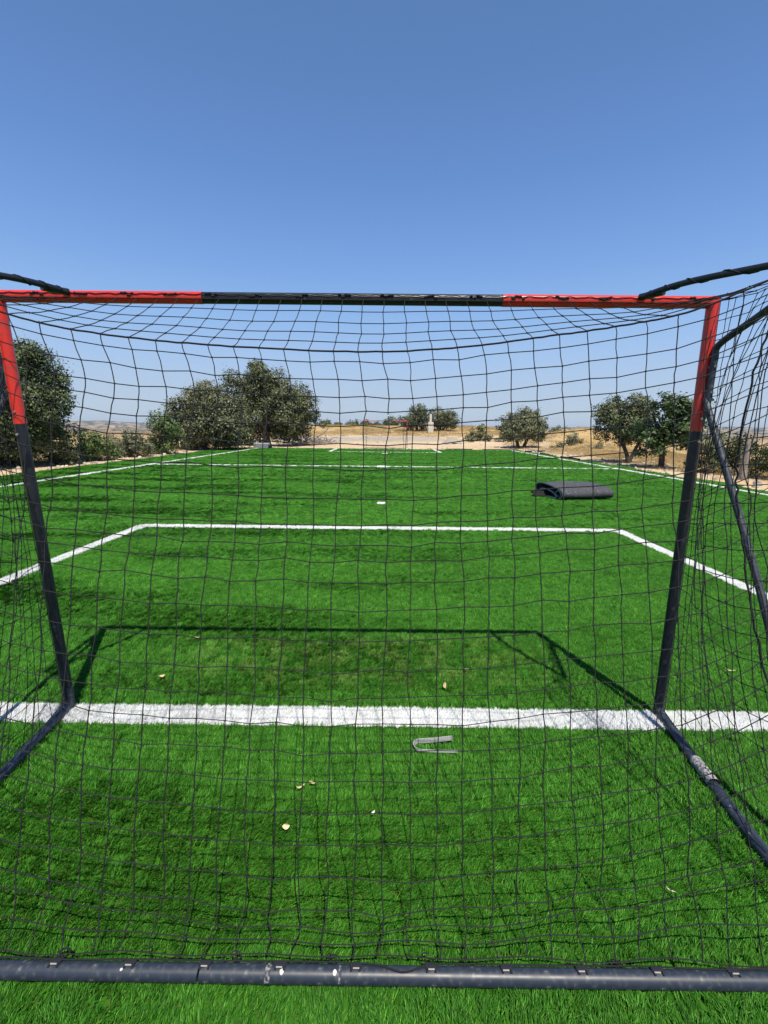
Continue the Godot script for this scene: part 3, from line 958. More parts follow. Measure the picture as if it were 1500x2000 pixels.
func vegetation() -> void:
	var oak0 := Color(0.064, 0.088, 0.032)
	var oak1 := Color(0.172, 0.190, 0.094)
	var dark0 := Color(0.040, 0.062, 0.020)
	var dark1 := Color(0.118, 0.150, 0.056)
	var green0 := Color(0.048, 0.096, 0.022)
	var green1 := Color(0.135, 0.205, 0.058)
	var grey0 := Color(0.095, 0.112, 0.060)
	var grey1 := Color(0.200, 0.212, 0.128)
	var V := func(x, y, z): return Vector3(x, y, z)
	var oaks := "holm oaks round the pitch"
	var bushes := "bushes round the pitch"
	plant("oak_tree", "large dark oak at the picture edge behind the left goal post", "tree", oaks, V.call(-13.1, -0.2, -16.2),
		[[-13.03, 3.32, 1.04], [-12.42, 2.23, 0.74], [-13.57, 1.96, 1.06], [-14.48, 2.97, 1.22], [-13.12, 1.0, 0.80], [-13.77, 0.55, 0.81], [-14.62, 0.9, 1.07], [-12.52, 3.75, 0.50], [-12.12, 2.0, 0.42], [-13.77, 3.9, 0.7], [-15.37, 2.0, 1.1], [-11.98, 2.30, 0.50], [-11.9, 1.75, 0.38], [-12.2, 2.95, 0.5], [-12.75, 2.7, 0.8], [-12.9, 1.4, 0.9], [-12.4, 1.6, 0.6], [-13.6, 1.4, 1.1]],
		[[[Vector3(-13.1, -0.2, -16.2), Vector3(-13.0, 0.8, -16.2), Vector3(-13.2, 1.7, -16.2)], 0.22, 0.12]], 0.085, 1.9, dark0, dark1, 1)
	plant("bush", "low dim bush at the foot of the large left oak", "bush", bushes, V.call(-12.35, -0.1, -17.4), [[-12.21, 0.40, 0.46], [-12.70, 0.10, 0.35], [-12.01, 0.12, 0.31]], [], 0.075, 1.1, dark0, oak1, 2)
	plant("bush", "round fresh-green bush right of the large left oak", "bush", bushes, V.call(-12.6, -0.1, -19.7), [[-12.85, 0.78, 0.46], [-12.21, 0.66, 0.46], [-13.23, 0.34, 0.39], [-12.04, 0.23, 0.35], [-12.6, 0.3, 0.5]], [], 0.08, 1.3, green0, Color(0.125, 0.180, 0.048), 3)
	plant("bush", "wide grey-green bush between the fresh-green bush and the pale sapling", "bush", bushes, V.call(-12.5, -0.1, -22.7), [[-13.15, 0.60, 0.40], [-12.38, 0.76, 0.50], [-11.77, 0.51, 0.45], [-12.73, 0.20, 0.40], [-12.2, 0.2, 0.4], [-13.8, 0.5, 0.5]], [], 0.08, 1.2, grey0, grey1, 4)
	plant("sapling", "light-green leafy sapling before the grey oak", "tree", "", V.call(-11.9, -0.05, -24.7), [[-12.05, 1.62, 0.58], [-12.2, 0.95, 0.66], [-11.55, 0.8, 0.62], [-11.85, 0.28, 0.42], [-11.6, 1.3, 0.5], [-12.4, 0.4, 0.45]],
		[[[Vector3(-11.9, -0.05, -24.7), Vector3(-11.9, 0.6, -24.7)], 0.06, 0.04]], 0.10, 1.35, green0, Color(0.165, 0.225, 0.066), 5)
	plant("oak_tree", "broad grey-green oak between the pale sapling and the tallest oak", "tree", oaks, V.call(-11.9, -0.05, -29.6), [[-12.75, 3.2, 0.89], [-11.46, 3.45, 0.89], [-12.16, 2.49, 1.09], [-10.54, 2.82, 0.96], [-13.12, 2.49, 0.83], [-11.42, 1.56, 1.09], [-10.11, 1.89, 0.90], [-12.43, 0.92, 0.9], [-11.0, 0.7, 0.75], [-11.7, 2.0, 1.0], [-10.2, 1.1, 0.75], [-13.0, 1.6, 0.8], [-11.9, 3.9, 0.5], [-9.8, 2.5, 0.8], [-9.6, 1.5, 0.75], [-10.9, 3.3, 0.7]],
		[[[Vector3(-11.7, -0.05, -29.6), Vector3(-11.8, 0.8, -29.6), Vector3(-11.6, 1.6, -29.6)], 0.2, 0.12]], 0.12, 1.3, oak0, Color(0.215, 0.218, 0.125), 6)
	plant("oak_tree", "tallest oak with forked dark trunk above the brush pile", "tree", oaks, V.call(-9.6, -0.05, -37.6), [[-10.6, 5.75, 0.90], [-12.14, 5.0, 0.97], [-9.90, 5.40, 1.01], [-8.71, 4.82, 1.13], [-7.32, 4.05, 1.13], [-6.33, 3.08, 0.89], [-6.02, 2.28, 0.62], [-11.18, 3.82, 1.54], [-9.17, 3.4, 1.45], [-7.57, 2.5, 1.1], [-11.67, 2.2, 1.35], [-9.9, 2.0, 0.9], [-8.01, 1.5, 0.75], [-12.55, 0.89, 0.95], [-5.35, 1.75, 0.33], [-10.3, 6.1, 0.5], [-10.2, 4.6, 1.2], [-8.4, 3.0, 1.2], [-7.2, 3.2, 1.0], [-6.6, 1.9, 0.7], [-11.5, 3.0, 1.2], [-12.2, 1.7, 0.9]],
		[[[Vector3(-9.75, -0.05, -37.6), Vector3(-9.9, 1.1, -37.6), Vector3(-10.05, 2.4, -37.6)], 0.34, 0.2], [[Vector3(-9.85, 0.9, -37.5), Vector3(-10.7, 1.7, -37.4), Vector3(-11.4, 2.6, -37.3)], 0.16, 0.1]], 0.14, 1.25, dark0.lerp(oak0, 0.5), oak1, 7, 3.0)
	plant("bush", "dark undergrowth below the broad grey-green oak", "bush", bushes, V.call(-11.0, -0.05, -30.2), [[-12.6, 0.6, 0.7], [-11.7, 0.6, 0.7], [-10.8, 0.55, 0.65], [-9.9, 0.6, 0.6], [-9.3, 0.8, 0.6], [-11.2, 1.2, 0.7], [-9.9, 1.3, 0.6]], [], 0.115, 1.1, dark0, dark1, 23)
	plant("bush", "dark undergrowth at the foot of the tallest oak", "bush", bushes, V.call(-9.6, -0.05, -38.4), [[-11.6, 0.7, 0.8], [-10.6, 0.6, 0.6], [-8.8, 0.7, 0.75], [-7.9, 0.9, 0.85], [-7.1, 0.8, 0.7], [-9.6, 1.3, 0.7], [-8.4, 1.5, 0.8], [-7.4, 1.5, 0.7], [-11.0, 1.4, 0.8]], [], 0.13, 1.0, dark0, dark1, 22)
	plant("oak_tree", "low dark distant oak left of the concrete pillar", "tree", oaks, V.call(3.9, 1.3, -62), [[4.07, 3.60, 1.15], [3.07, 2.52, 0.9], [4.97, 3.0, 1.15], [3.08, 1.8, 0.69], [4.59, 1.9, 0.82], [2.1, 2.4, 0.7]],
		[[[Vector3(4.1, 1.2, -62), Vector3(4.0, 2.4, -62)], 0.2, 0.12]], 0.19, 1.3, dark0, oak1, 8)
	plant("oak_tree", "distant oak standing just behind the concrete pillar", "tree", oaks, V.call(7.4, 1.35, -64), [[6.82, 3.2, 1.2], [8.39, 2.8, 1.2], [8.92, 3.4, 0.72], [7.57, 2.2, 0.95], [6.36, 2.2, 0.85], [9.2, 2.2, 0.6]],
		[[[Vector3(7.4, 1.3, -64), Vector3(7.5, 2.4, -64)], 0.2, 0.12]], 0.19, 1.3, dark0, oak1, 9)
	plant("bush", "spiky olive bush left of the round oak", "bush", bushes, V.call(9.1, 0.0, -46), [[8.42, 1.0, 0.62], [9.42, 1.35, 0.58], [9.21, 0.6, 0.66], [7.94, 0.45, 0.46], [10.13, 0.55, 0.46], [9.5, 1.8, 0.3]], [], 0.13, 0.95, oak0, Color(0.195, 0.212, 0.094), 10)
	plant("bush", "small grey bush beside the foot of the round oak", "bush", bushes, V.call(11.2, 0.0, -45), [[10.92, 0.34, 0.40], [11.45, 0.64, 0.35]], [], 0.11, 1.1, grey0, grey1, 11)
	plant("oak_tree", "round dome-shaped oak with two trunks beyond the pitch corner", "tree", oaks, V.call(11.2, -0.05, -37.4), [[11.0, 2.33, 0.86], [10.0, 2.0, 0.73], [12.03, 2.14, 0.82], [12.4, 1.5, 0.68], [11.06, 1.6, 1.0], [9.85, 1.25, 0.68], [12.1, 1.05, 0.55], [11.5, 2.6, 0.6], [10.4, 1.3, 0.7], [11.9, 1.6, 0.8]],
		[[[Vector3(10.75, -0.05, -37.4), Vector3(10.6, 0.6, -37.4), Vector3(10.4, 1.3, -37.4)], 0.15, 0.1], [[Vector3(11.15, -0.05, -37.5), Vector3(11.4, 0.6, -37.5), Vector3(11.6, 1.2, -37.5)], 0.15, 0.1]], 0.13, 1.35, oak0, Color(0.220, 0.228, 0.125), 12)
	plant("bush", "distant dark bush peeping over the bank right of the round oak", "bush", bushes, V.call(22.3, 0.9, -60), [[22.38, 1.37, 0.60], [21.74, 1.15, 0.47], [23.16, 1.5, 0.40]], [], 0.17, 1.2, green0, dark1, 13)
	plant("bush", "tiny distant bush on the skyline above the bank", "bush", bushes, V.call(25.35, 1.1, -60), [[25.2, 1.5, 0.42], [25.75, 1.4, 0.35]], [], 0.16, 1.2, dark0, dark1, 14)
	plant("bush", "grey-green bush on the sunlit dry bank", "bush", bushes, V.call(15.5, 0.3, -38), [[15.34, 0.75, 0.46], [16.03, 0.6, 0.34], [15.0, 0.45, 0.3]], [], 0.11, 1.2, grey0, grey1, 15)
	plant("bush", "low grey scrub at the left foot of the dry bank", "bush", bushes, V.call(13.6, 0.0, -37), [[14.02, 0.25, 0.33], [13.33, 0.15, 0.29]], [], 0.11, 0.9, grey0, grey1, 16)
	plant("bush", "low grey scrub between the dry bank and the forked oak", "bush", bushes, V.call(16.5, -0.1, -36), [[16.46, 0.18, 0.32], [16.62, 0.45, 0.22]], [], 0.11, 0.9, grey0, grey1, 17)
	plant("oak_tree", "forked oak with open branches left of the right goal post", "tree", oaks, V.call(11.25, -0.1, -21.6), [[10.03, 2.22, 0.50], [10.58, 2.59, 0.45], [11.30, 2.49, 0.58], [12.01, 2.42, 0.58], [10.90, 1.84, 0.66], [11.74, 1.73, 0.66], [10.30, 1.4, 0.44], [11.21, 1.15, 0.46], [9.72, 2.06, 0.30], [11.0, 2.75, 0.32], [11.3, 2.0, 0.7], [10.6, 1.9, 0.6], [11.6, 1.3, 0.5]],
		[[[Vector3(11.3, -0.1, -21.4), Vector3(11.22, 0.35, -21.4), Vector3(10.95, 1.0, -21.5)], 0.11, 0.07], [[Vector3(11.36, -0.1, -21.5), Vector3(11.6, 0.5, -21.5), Vector3(11.9, 1.1, -21.6)], 0.09, 0.06]], 0.085, 1.2, dark0.lerp(oak0, 0.6), oak1, 18)
	plant("ash_tree", "fresh-green broad-leaved tree partly behind the right goal post", "tree", "", V.call(11.2, -0.1, -18.7), [[10.82, 2.45, 0.46], [11.44, 2.36, 0.50], [11.82, 1.90, 0.43], [11.10, 1.80, 0.62], [10.53, 1.49, 0.50], [11.58, 1.3, 0.50], [10.94, 1.0, 0.38], [10.38, 1.1, 0.28], [12.0, 1.1, 0.40], [10.75, 0.75, 0.28], [11.0, 1.4, 0.6], [11.6, 1.75, 0.6], [12.0, 2.3, 0.4], [12.2, 1.6, 0.4]],
		[[[Vector3(11.2, -0.1, -18.6), Vector3(11.18, 0.4, -18.6), Vector3(11.15, 1.0, -18.6)], 0.13, 0.09]], 0.115, 1.1, Color(0.034, 0.070, 0.020), Color(0.102, 0.158, 0.052), 19)
	plant("bush", "broad dark bush behind the right brace of the goal", "bush", bushes, V.call(12.2, -0.1, -16.7), [[11.56, 0.93, 0.44], [12.18, 1.08, 0.44], [11.89, 0.51, 0.44], [12.60, 0.70, 0.40], [12.93, 0.94, 0.33], [11.46, 0.32, 0.30], [12.85, 0.28, 0.26]], [], 0.08, 1.2, dark0, oak1, 20)
	plant("bush", "dark bush cut by the right edge of the picture", "bush", bushes, V.call(12.4, -0.1, -14.6), [[12.07, 0.61, 0.36], [12.45, 0.72, 0.55], [12.28, 0.27, 0.32], [13.0, 0.6, 0.5]], [], 0.075, 1.3, dark0, dark1, 21)
	# far oaks on the skyline behind the mound
	var far_labels := ["far-off oak nearest to the tallest oak on the skyline", "small far-off oak second from the tallest oak on the skyline", "far-off oak in the middle of the gap left of the distant goal", "far-off oak just left of the distant goal", "far-off oak behind the left post of the distant goal", "far-off oak behind the middle of the distant crossbar", "far-off oak behind the right post of the distant goal"]
	var fx := [[-16.6, 2.6, 1.3], [-14.2, 2.4, 1.0], [-11.5, 2.4, 1.1], [-9.2, 2.6, 1.3], [-6.2, 2.7, 1.3], [-2.9, 2.5, 1.1], [1.2, 3.4, 1.5]]
	for k in 7:
		var q: Array = fx[k]
		var r: float = q[2]
		plant("oak_tree", far_labels[k], "tree", "far oaks on the skyline", Vector3(q[0], 0.2, -128 - (k % 3) * 6), [[q[0], q[1], r], [q[0] + r * 0.9, q[1] - 0.3, r * 0.75], [q[0] - r * 0.8, q[1] - 0.5, r * 0.8], [q[0], q[1] - r * 0.9, r]],
			[[[Vector3(q[0], 0.0, -128 - (k % 3) * 6), Vector3(q[0] + 0.1, 1.6, -128 - (k % 3) * 6)], 0.25, 0.15]], 0.34, 1.3, dark0, oak1, 40 + k)
	# grey dead trunk in the side net's view
	var dt := thing("dead_trunk", Vector3(11.2, -0.08, -14.3), "leaning grey dead tree trunk beyond the right side net", "tree trunk")
	var b := MB.new()
	b.tube(along([Vector3(0, 0, 0), Vector3(-0.02, 0.5, 0), Vector3(0.0, 1.0, 0.02), Vector3(-0.06, 1.48, 0)], 12), 0.125, 10, 0.06)
	put("trunk", b, M.dead_wood, dt)
	b = MB.new()
	b.tube(along([Vector3(0, 0.9, 0), Vector3(0.12, 1.2, 0), Vector3(0.16, 1.5, 0.05)], 6), 0.05, 7, 0.02)
	put("branch", b, M.dead_wood, dt)
	# brush pile
	var bp := thing("brush_pile", Vector3(-6.6, 0.0, -43.0), "heap of cut grey branches beside the tallest oak", "brush pile")
	b = MB.new()
	for k in 170:
		var c := Vector3(rng.randfn() * 1.25, absf(rng.randfn()) * 0.30 * 1.0, rng.randfn() * 0.8)
		c.y *= maxf(0.2, 1.0 - absf(c.x) / 3.0)
		var d := Vector3(rng.randfn(), rng.randfn() * 0.45, rng.randfn()).normalized() * rng.randf_range(0.3, 0.9)
		var mid := c + Vector3(rng.randfn(), rng.randfn(), rng.randfn()) * 0.07
		var p0 := c - d
		var p1 := c + d
		p0.y = maxf(p0.y, 0.02); p1.y = maxf(p1.y, 0.02)
		b.tube(along([p0, mid, p1], 4), rng.randf_range(0.014, 0.035), 5, 0.008)
	put("twigs", b, M.dead_wood, bp).set_meta("kind", "stuff")
	b = MB.new()
	b.tube(along([Vector3(-0.5, 0.1, 0.2), Vector3(0.3, 0.7, 0.1), Vector3(1.0, 1.25, 0.0), Vector3(1.25, 1.65, 0.0)], 10), 0.075, 7, 0.03)
	b.tube(along([Vector3(-0.9, 0.1, 0.3), Vector3(-0.8, 0.8, 0.2), Vector3(-0.95, 1.5, 0.1)], 8), 0.045, 6, 0.015)
	b.tube(along([Vector3(1.2, 0.1, 0.3), Vector3(1.7, 0.6, 0.2), Vector3(2.4, 0.5, 0.1)], 8), 0.05, 6, 0.02)
	put("branch", b, M.dead_wood, bp)

func straw_tuft(seed_: int, count: int, hgt: float, spread: float, w: float) -> ArrayMesh:
	var rg := RandomNumberGenerator.new()
	rg.seed = seed_
	var b := MB.new()
	for k in count:
		var p := Vector3(rg.randfn(), 0, rg.randfn()) * spread * 0.4
		var d := Vector3(rg.randfn() * 0.4, 1, rg.randfn() * 0.4).normalized()
		var l := hgt * rg.randf_range(0.5, 1.1)
		var ac := d.cross(Vector3(rg.randfn(), 0, rg.randfn())).normalized() * w
		b.col = Color(0.42, 0.29, 0.13).lerp(Color(0.60, 0.46, 0.25), rg.randf())
		var nn := ac.cross(d).normalized()
		if nn.y < 0: nn = -nn
		var k0 := b.vert(p - ac, nn)
		b.vert(p + ac, nn)
		b.vert(p + d * l + Vector3(d.x, -0.2, d.z) * l * 0.3, nn)
		b.tri(k0, k0 + 1, k0 + 2)
	return b.mesh(M.straw)

func ground_cover() -> void:
	var dg := thing("dry_grass", Vector3.ZERO, "golden dry grass growing on the verges and the mound", "dry grass", "", "stuff")
	var meshes := []
	for k in 4: meshes.append([straw_tuft(300 + k, 34, 0.26, 0.5, 0.006), [], []])
	for k in 9000:
		var x: float
		var z: float
		var zone := rng.randf()
		if zone < 0.46:
			x = rng.randf_range(10.6, 26.0); z = rng.randf_range(-46.0, -9.0)
			if x < 12.0 and nz2.get_noise_2d(x * 9.0, z * 9.0) < 0.05: continue
		elif zone < 0.54:
			x = rng.randf_range(-15.5, -12.7); z = rng.randf_range(-40.0, -11.0)
		else:
			x = rng.randf_range(-16.0, 24.0); z = rng.randf_range(-92.0, -51.0)
			if nz.get_noise_2d(x * 2.0, z * 2.0) < -0.12: continue
		var s := rng.randf_range(0.5, 1.2) * (1.6 if z < -50.0 else 1.0)
		var q: Array = meshes[rng.randi() % 4]
		q[1].append(Transform3D(Basis(Vector3.UP, rng.randf() * TAU).scaled(Vector3(s, s * (0.6 if z < -50.0 else 0.8), s)), Vector3(x, height(x, z) - 0.01, z)))
		var g := rng.randf_range(0.45, 1.05)
		q[2].append(Color(g, g, g * rng.randf_range(0.85, 1.05)))
	for q in meshes: scatter("dry_tufts", q[0], q[1], q[2], dg)
	var st := thing("loose_stones", Vector3.ZERO, "pale loose stones strewn over the sandy ground", "stones", "", "stuff")
	meshes = []
	for k in 4:
		var b := MB.new()
		b.col = [Color(0.46, 0.40, 0.33), Color(0.38, 0.34, 0.30), Color(0.55, 0.47, 0.37), Color(0.30, 0.27, 0.24)][k]
		b.blob(Vector3.ZERO, Vector3(1, 0.65, 0.85), 0.22, 500 + k, 5, 8)
		meshes.append([b.mesh(M.stone), [], []])
	for k in 2600:
		var x: float
		var z: float
		var zone := rng.randf()
		if zone < 0.3:
			x = rng.randf_range(9.7, 12.8); z = rng.randf_range(-40.0, -8.0)
		elif zone < 0.5:
			x = rng.randf_range(-13.6, -11.05); z = rng.randf_range(-40.0, -10.0)
		elif zone < 0.75:
			x = rng.randf_range(-12.0, 16.0); z = rng.randf_range(-60.0, -33.4)
		else:
			x = rng.randf_range(13.0, 23.0); z = rng.randf_range(-48.0, -34.0)
		var s := 0.018 + 0.11 * pow(rng.randf(), 5.0)
		if z < -50.0: s *= 1.6
		var q: Array = meshes[rng.randi() % 4]
		q[1].append(Transform3D(Basis(Vector3.UP, rng.randf() * TAU) * Basis(Vector3.RIGHT, rng.randf_range(-0.4, 0.4)) * Basis.from_scale(Vector3.ONE * s), Vector3(x, height(x, z) + s * 0.2, z)))
		var g := rng.randf_range(0.8, 1.15)
		q[2].append(Color(g, g, g))
	for q in meshes: scatter("stones", q[0], q[1], q[2], st)

# ------------------------------------------------------------------ other things
func sheet(b: MB, prof: Array, axis: Vector3, length: float, thick: float, slices := 1, wob := 0.0) -> void:
	# a thick sheet whose section is the line prof, drawn along axis
	var m := prof.size()
	var nrm := []
	for k in m:
		var t: Vector3 = (prof[mini(k + 1, m - 1)] - prof[maxi(k - 1, 0)]).normalized()
		nrm.append(axis.cross(t).normalized())
	for s in slices:
		for k in m - 1:
			for e in 2:
				var sg := 1.0 if e == 0 else -1.0
				var q := []
				var nn := []
				for cpair in [[k, s], [k + 1, s], [k + 1, s + 1], [k, s + 1]]:
					var kk: int = cpair[0]
					var f := float(cpair[1]) / slices
					var p: Vector3 = prof[kk] + axis * (f - 0.5) * length
					p.y += wob * sin(f * 7.0 + kk * 0.35) * smoothstep(0.03, 0.12, p.y)
					q.append(p + nrm[kk] * thick * 0.5 * sg)
					nn.append(nrm[kk] * sg)
				var k0 := b.vert(q[0], nn[0])
				b.vert(q[1], nn[1]); b.vert(q[2], nn[2]); b.vert(q[3], nn[3])
				b.tri(k0, k0 + 1, k0 + 2); b.tri(k0, k0 + 2, k0 + 3)

func sheet_ends(b: MB, prof: Array, axis: Vector3, length: float, thick: float, wob := 0.0) -> void:
	var m := prof.size()
	for e in 2:
		var f := float(e)
		for k in m - 1:
			var q := []
			for kk in [k, k + 1]:
				var t: Vector3 = (prof[mini(kk + 1, m - 1)] - prof[maxi(kk - 1, 0)]).normalized()
				var nr := axis.cross(t).normalized()
				var p: Vector3 = prof[kk] + axis * (f - 0.5) * (length + 0.004)
				p.y += wob * sin(f * 7.0 + kk * 0.35) * smoothstep(0.03, 0.12, p.y)
				q.append(p + nr * thick * 0.62); q.append(p - nr * thick * 0.62)
			b.quad(q[0], q[2], q[3], q[1], axis * (1.0 if e == 1 else -1.0))

func rolled_mat() -> void:
	var o := thing("rolled_mat", Vector3(4.10, 0.02, -9.92), "loosely rolled grey rubber-backed mat lying on the pitch", "mat")
	o.rotation.y = 0.20
	var ax := Vector3(1, 0, 0)
	# front roll: a tight spiral whose outer turn runs back over the big flattened loop
	var prof := []
	for k in 30:       # inner turns of the front roll
		var t := k / 29.0
		var an := lerpf(-1.0, -7.6, t)
		var r := lerpf(0.045, 0.115, t)
		prof.append(Vector3(0, 0.128 + r * sin(an), 0.40 + r * cos(an)))
	var inner := prof
	var outer := []
	for p in [Vector3(0, 0.03, 0.47), Vector3(0, 0.075, 0.53), Vector3(0, 0.16, 0.535), Vector3(0, 0.235, 0.47), Vector3(0, 0.262, 0.37), Vector3(0, 0.272, 0.20), Vector3(0, 0.300, -0.05), Vector3(0, 0.325, -0.28), Vector3(0, 0.30, -0.45), Vector3(0, 0.20, -0.53), Vector3(0, 0.08, -0.50), Vector3(0, 0.022, -0.38), Vector3(0, 0.014, -0.1), Vector3(0, 0.014, 0.22), Vector3(0, 0.03, 0.34), Vector3(0, 0.10, 0.26), Vector3(0, 0.17, 0.08), Vector3(0, 0.20, -0.14), Vector3(0, 0.16, -0.30), Vector3(0, 0.09, -0.32)]:
		outer.append(p)
	outer = along(outer, 76)
	for k in outer.size(): outer[k].y = 0.014 + (outer[k].y - 0.014) * 0.84
	for k in inner.size(): inner[k].y = 0.014 + (inner[k].y - 0.014) * 0.84
	var b := MB.new()
	sheet(b, outer, ax, 1.19, 0.014, 14, 0.012)
	put("outer_layer", b, M.felt, o)
	b = MB.new()
	sheet_ends(b, outer, ax, 1.19, 0.018, 0.012)
	var e := put("cut_edge", b, M.felt_edge, o)
	e.set_meta("label", "pale frayed cut edge of the mat")
	b = MB.new()
	sheet(b, inner, ax, 1.22, 0.013, 4, 0.0)
	put("inner_roll", b, M.felt_dark, o)
	b = MB.new()
	sheet_ends(b, inner, ax, 1.22, 0.013)
	put("roll_edge", b, M.felt_edge, o)
	b = MB.new()
	var flap := along([Vector3(0, 0.012, -0.02), Vector3(0, 0.03, -0.12), Vector3(0, 0.10, -0.18), Vector3(0, 0.06, -0.26)], 10)
	sheet(b, flap, ax, 0.40, 0.013, 2)
	var fl := put("end_flap", b, M.felt_dark, o)
	fl.position = Vector3(-0.68, 0, 0.02)

func offcut(at: Vector3, ln: float, hgt: float, turn: float, label: String) -> void:
	# a narrow rolled-up strip of turf lying along the edge
	var o := thing("turf_offcut", at, label, "turf strip", "dark strips along the pitch edge")
	o.rotation.y = turn
	var prof := []
	for k in 24:
		var t := k / 23.0
		var an := lerpf(1.2, -9.0, t)
		var r := lerpf(hgt * 0.18, hgt * 0.5, t)
		prof.append(Vector3(0, hgt * 0.52 + r * sin(an), r * 1.4 * cos(an)))
	var b := MB.new()
	sheet(b, prof, Vector3(1, 0, 0), ln, 0.014, 8, 0.012)
	put("strip", b, M.felt_dark, o)

func dry_leaf(at: Vector3, ln: float, wd: float, turn: float, label: String, c := Color(0.62, 0.47, 0.27)) -> void:
	ln *= 0.85; wd *= 0.8
	c = c * 0.82
	var b := MB.new()
	var bs := Basis(Vector3.UP, turn) * Basis(Vector3(0, 0, 1), rng.randf_range(-0.3, 0.3)) * Basis(Vector3.RIGHT, rng.randf_range(-0.5, 0.5))
	var m := 8
	var prev := -1
	for k in m + 1:
		var t := float(k) / m
		var w := wd * 0.5 * pow(sin(PI * clampf(t, 0.03, 0.98)), 0.7)
		var lift := 0.55 * ln * pow(t - 0.5, 2.0) * 2.0 + 0.06 * ln * sin(t * 5.0 + turn * 3.0)
		b.col = c * (0.9 + 0.15 * t)
		var a := bs * Vector3((t - 0.5) * ln, lift + w * 0.35, -w)
		var mdl := bs * Vector3((t - 0.5) * ln, lift, 0)
		var e := bs * Vector3((t - 0.5) * ln, lift + w * 0.30, w)
		var k0 := b.vert(a, (bs * Vector3(0, 1, 0.35)).normalized())
		b.vert(mdl, bs * Vector3.UP)
		b.vert(e, (bs * Vector3(0, 1, -0.35)).normalized())
		if prev >= 0:
			b.tri(prev, prev + 1, k0 + 1); b.tri(prev, k0 + 1, k0)
			b.tri(prev + 1, prev + 2, k0 + 2); b.tri(prev + 1, k0 + 2, k0 + 1)
		prev = k0
	var o := put("dry_leaf", b, M.dry_leaf)
	o.position = at
	tag(o, label, "leaf", "dry leaves on the pitch")

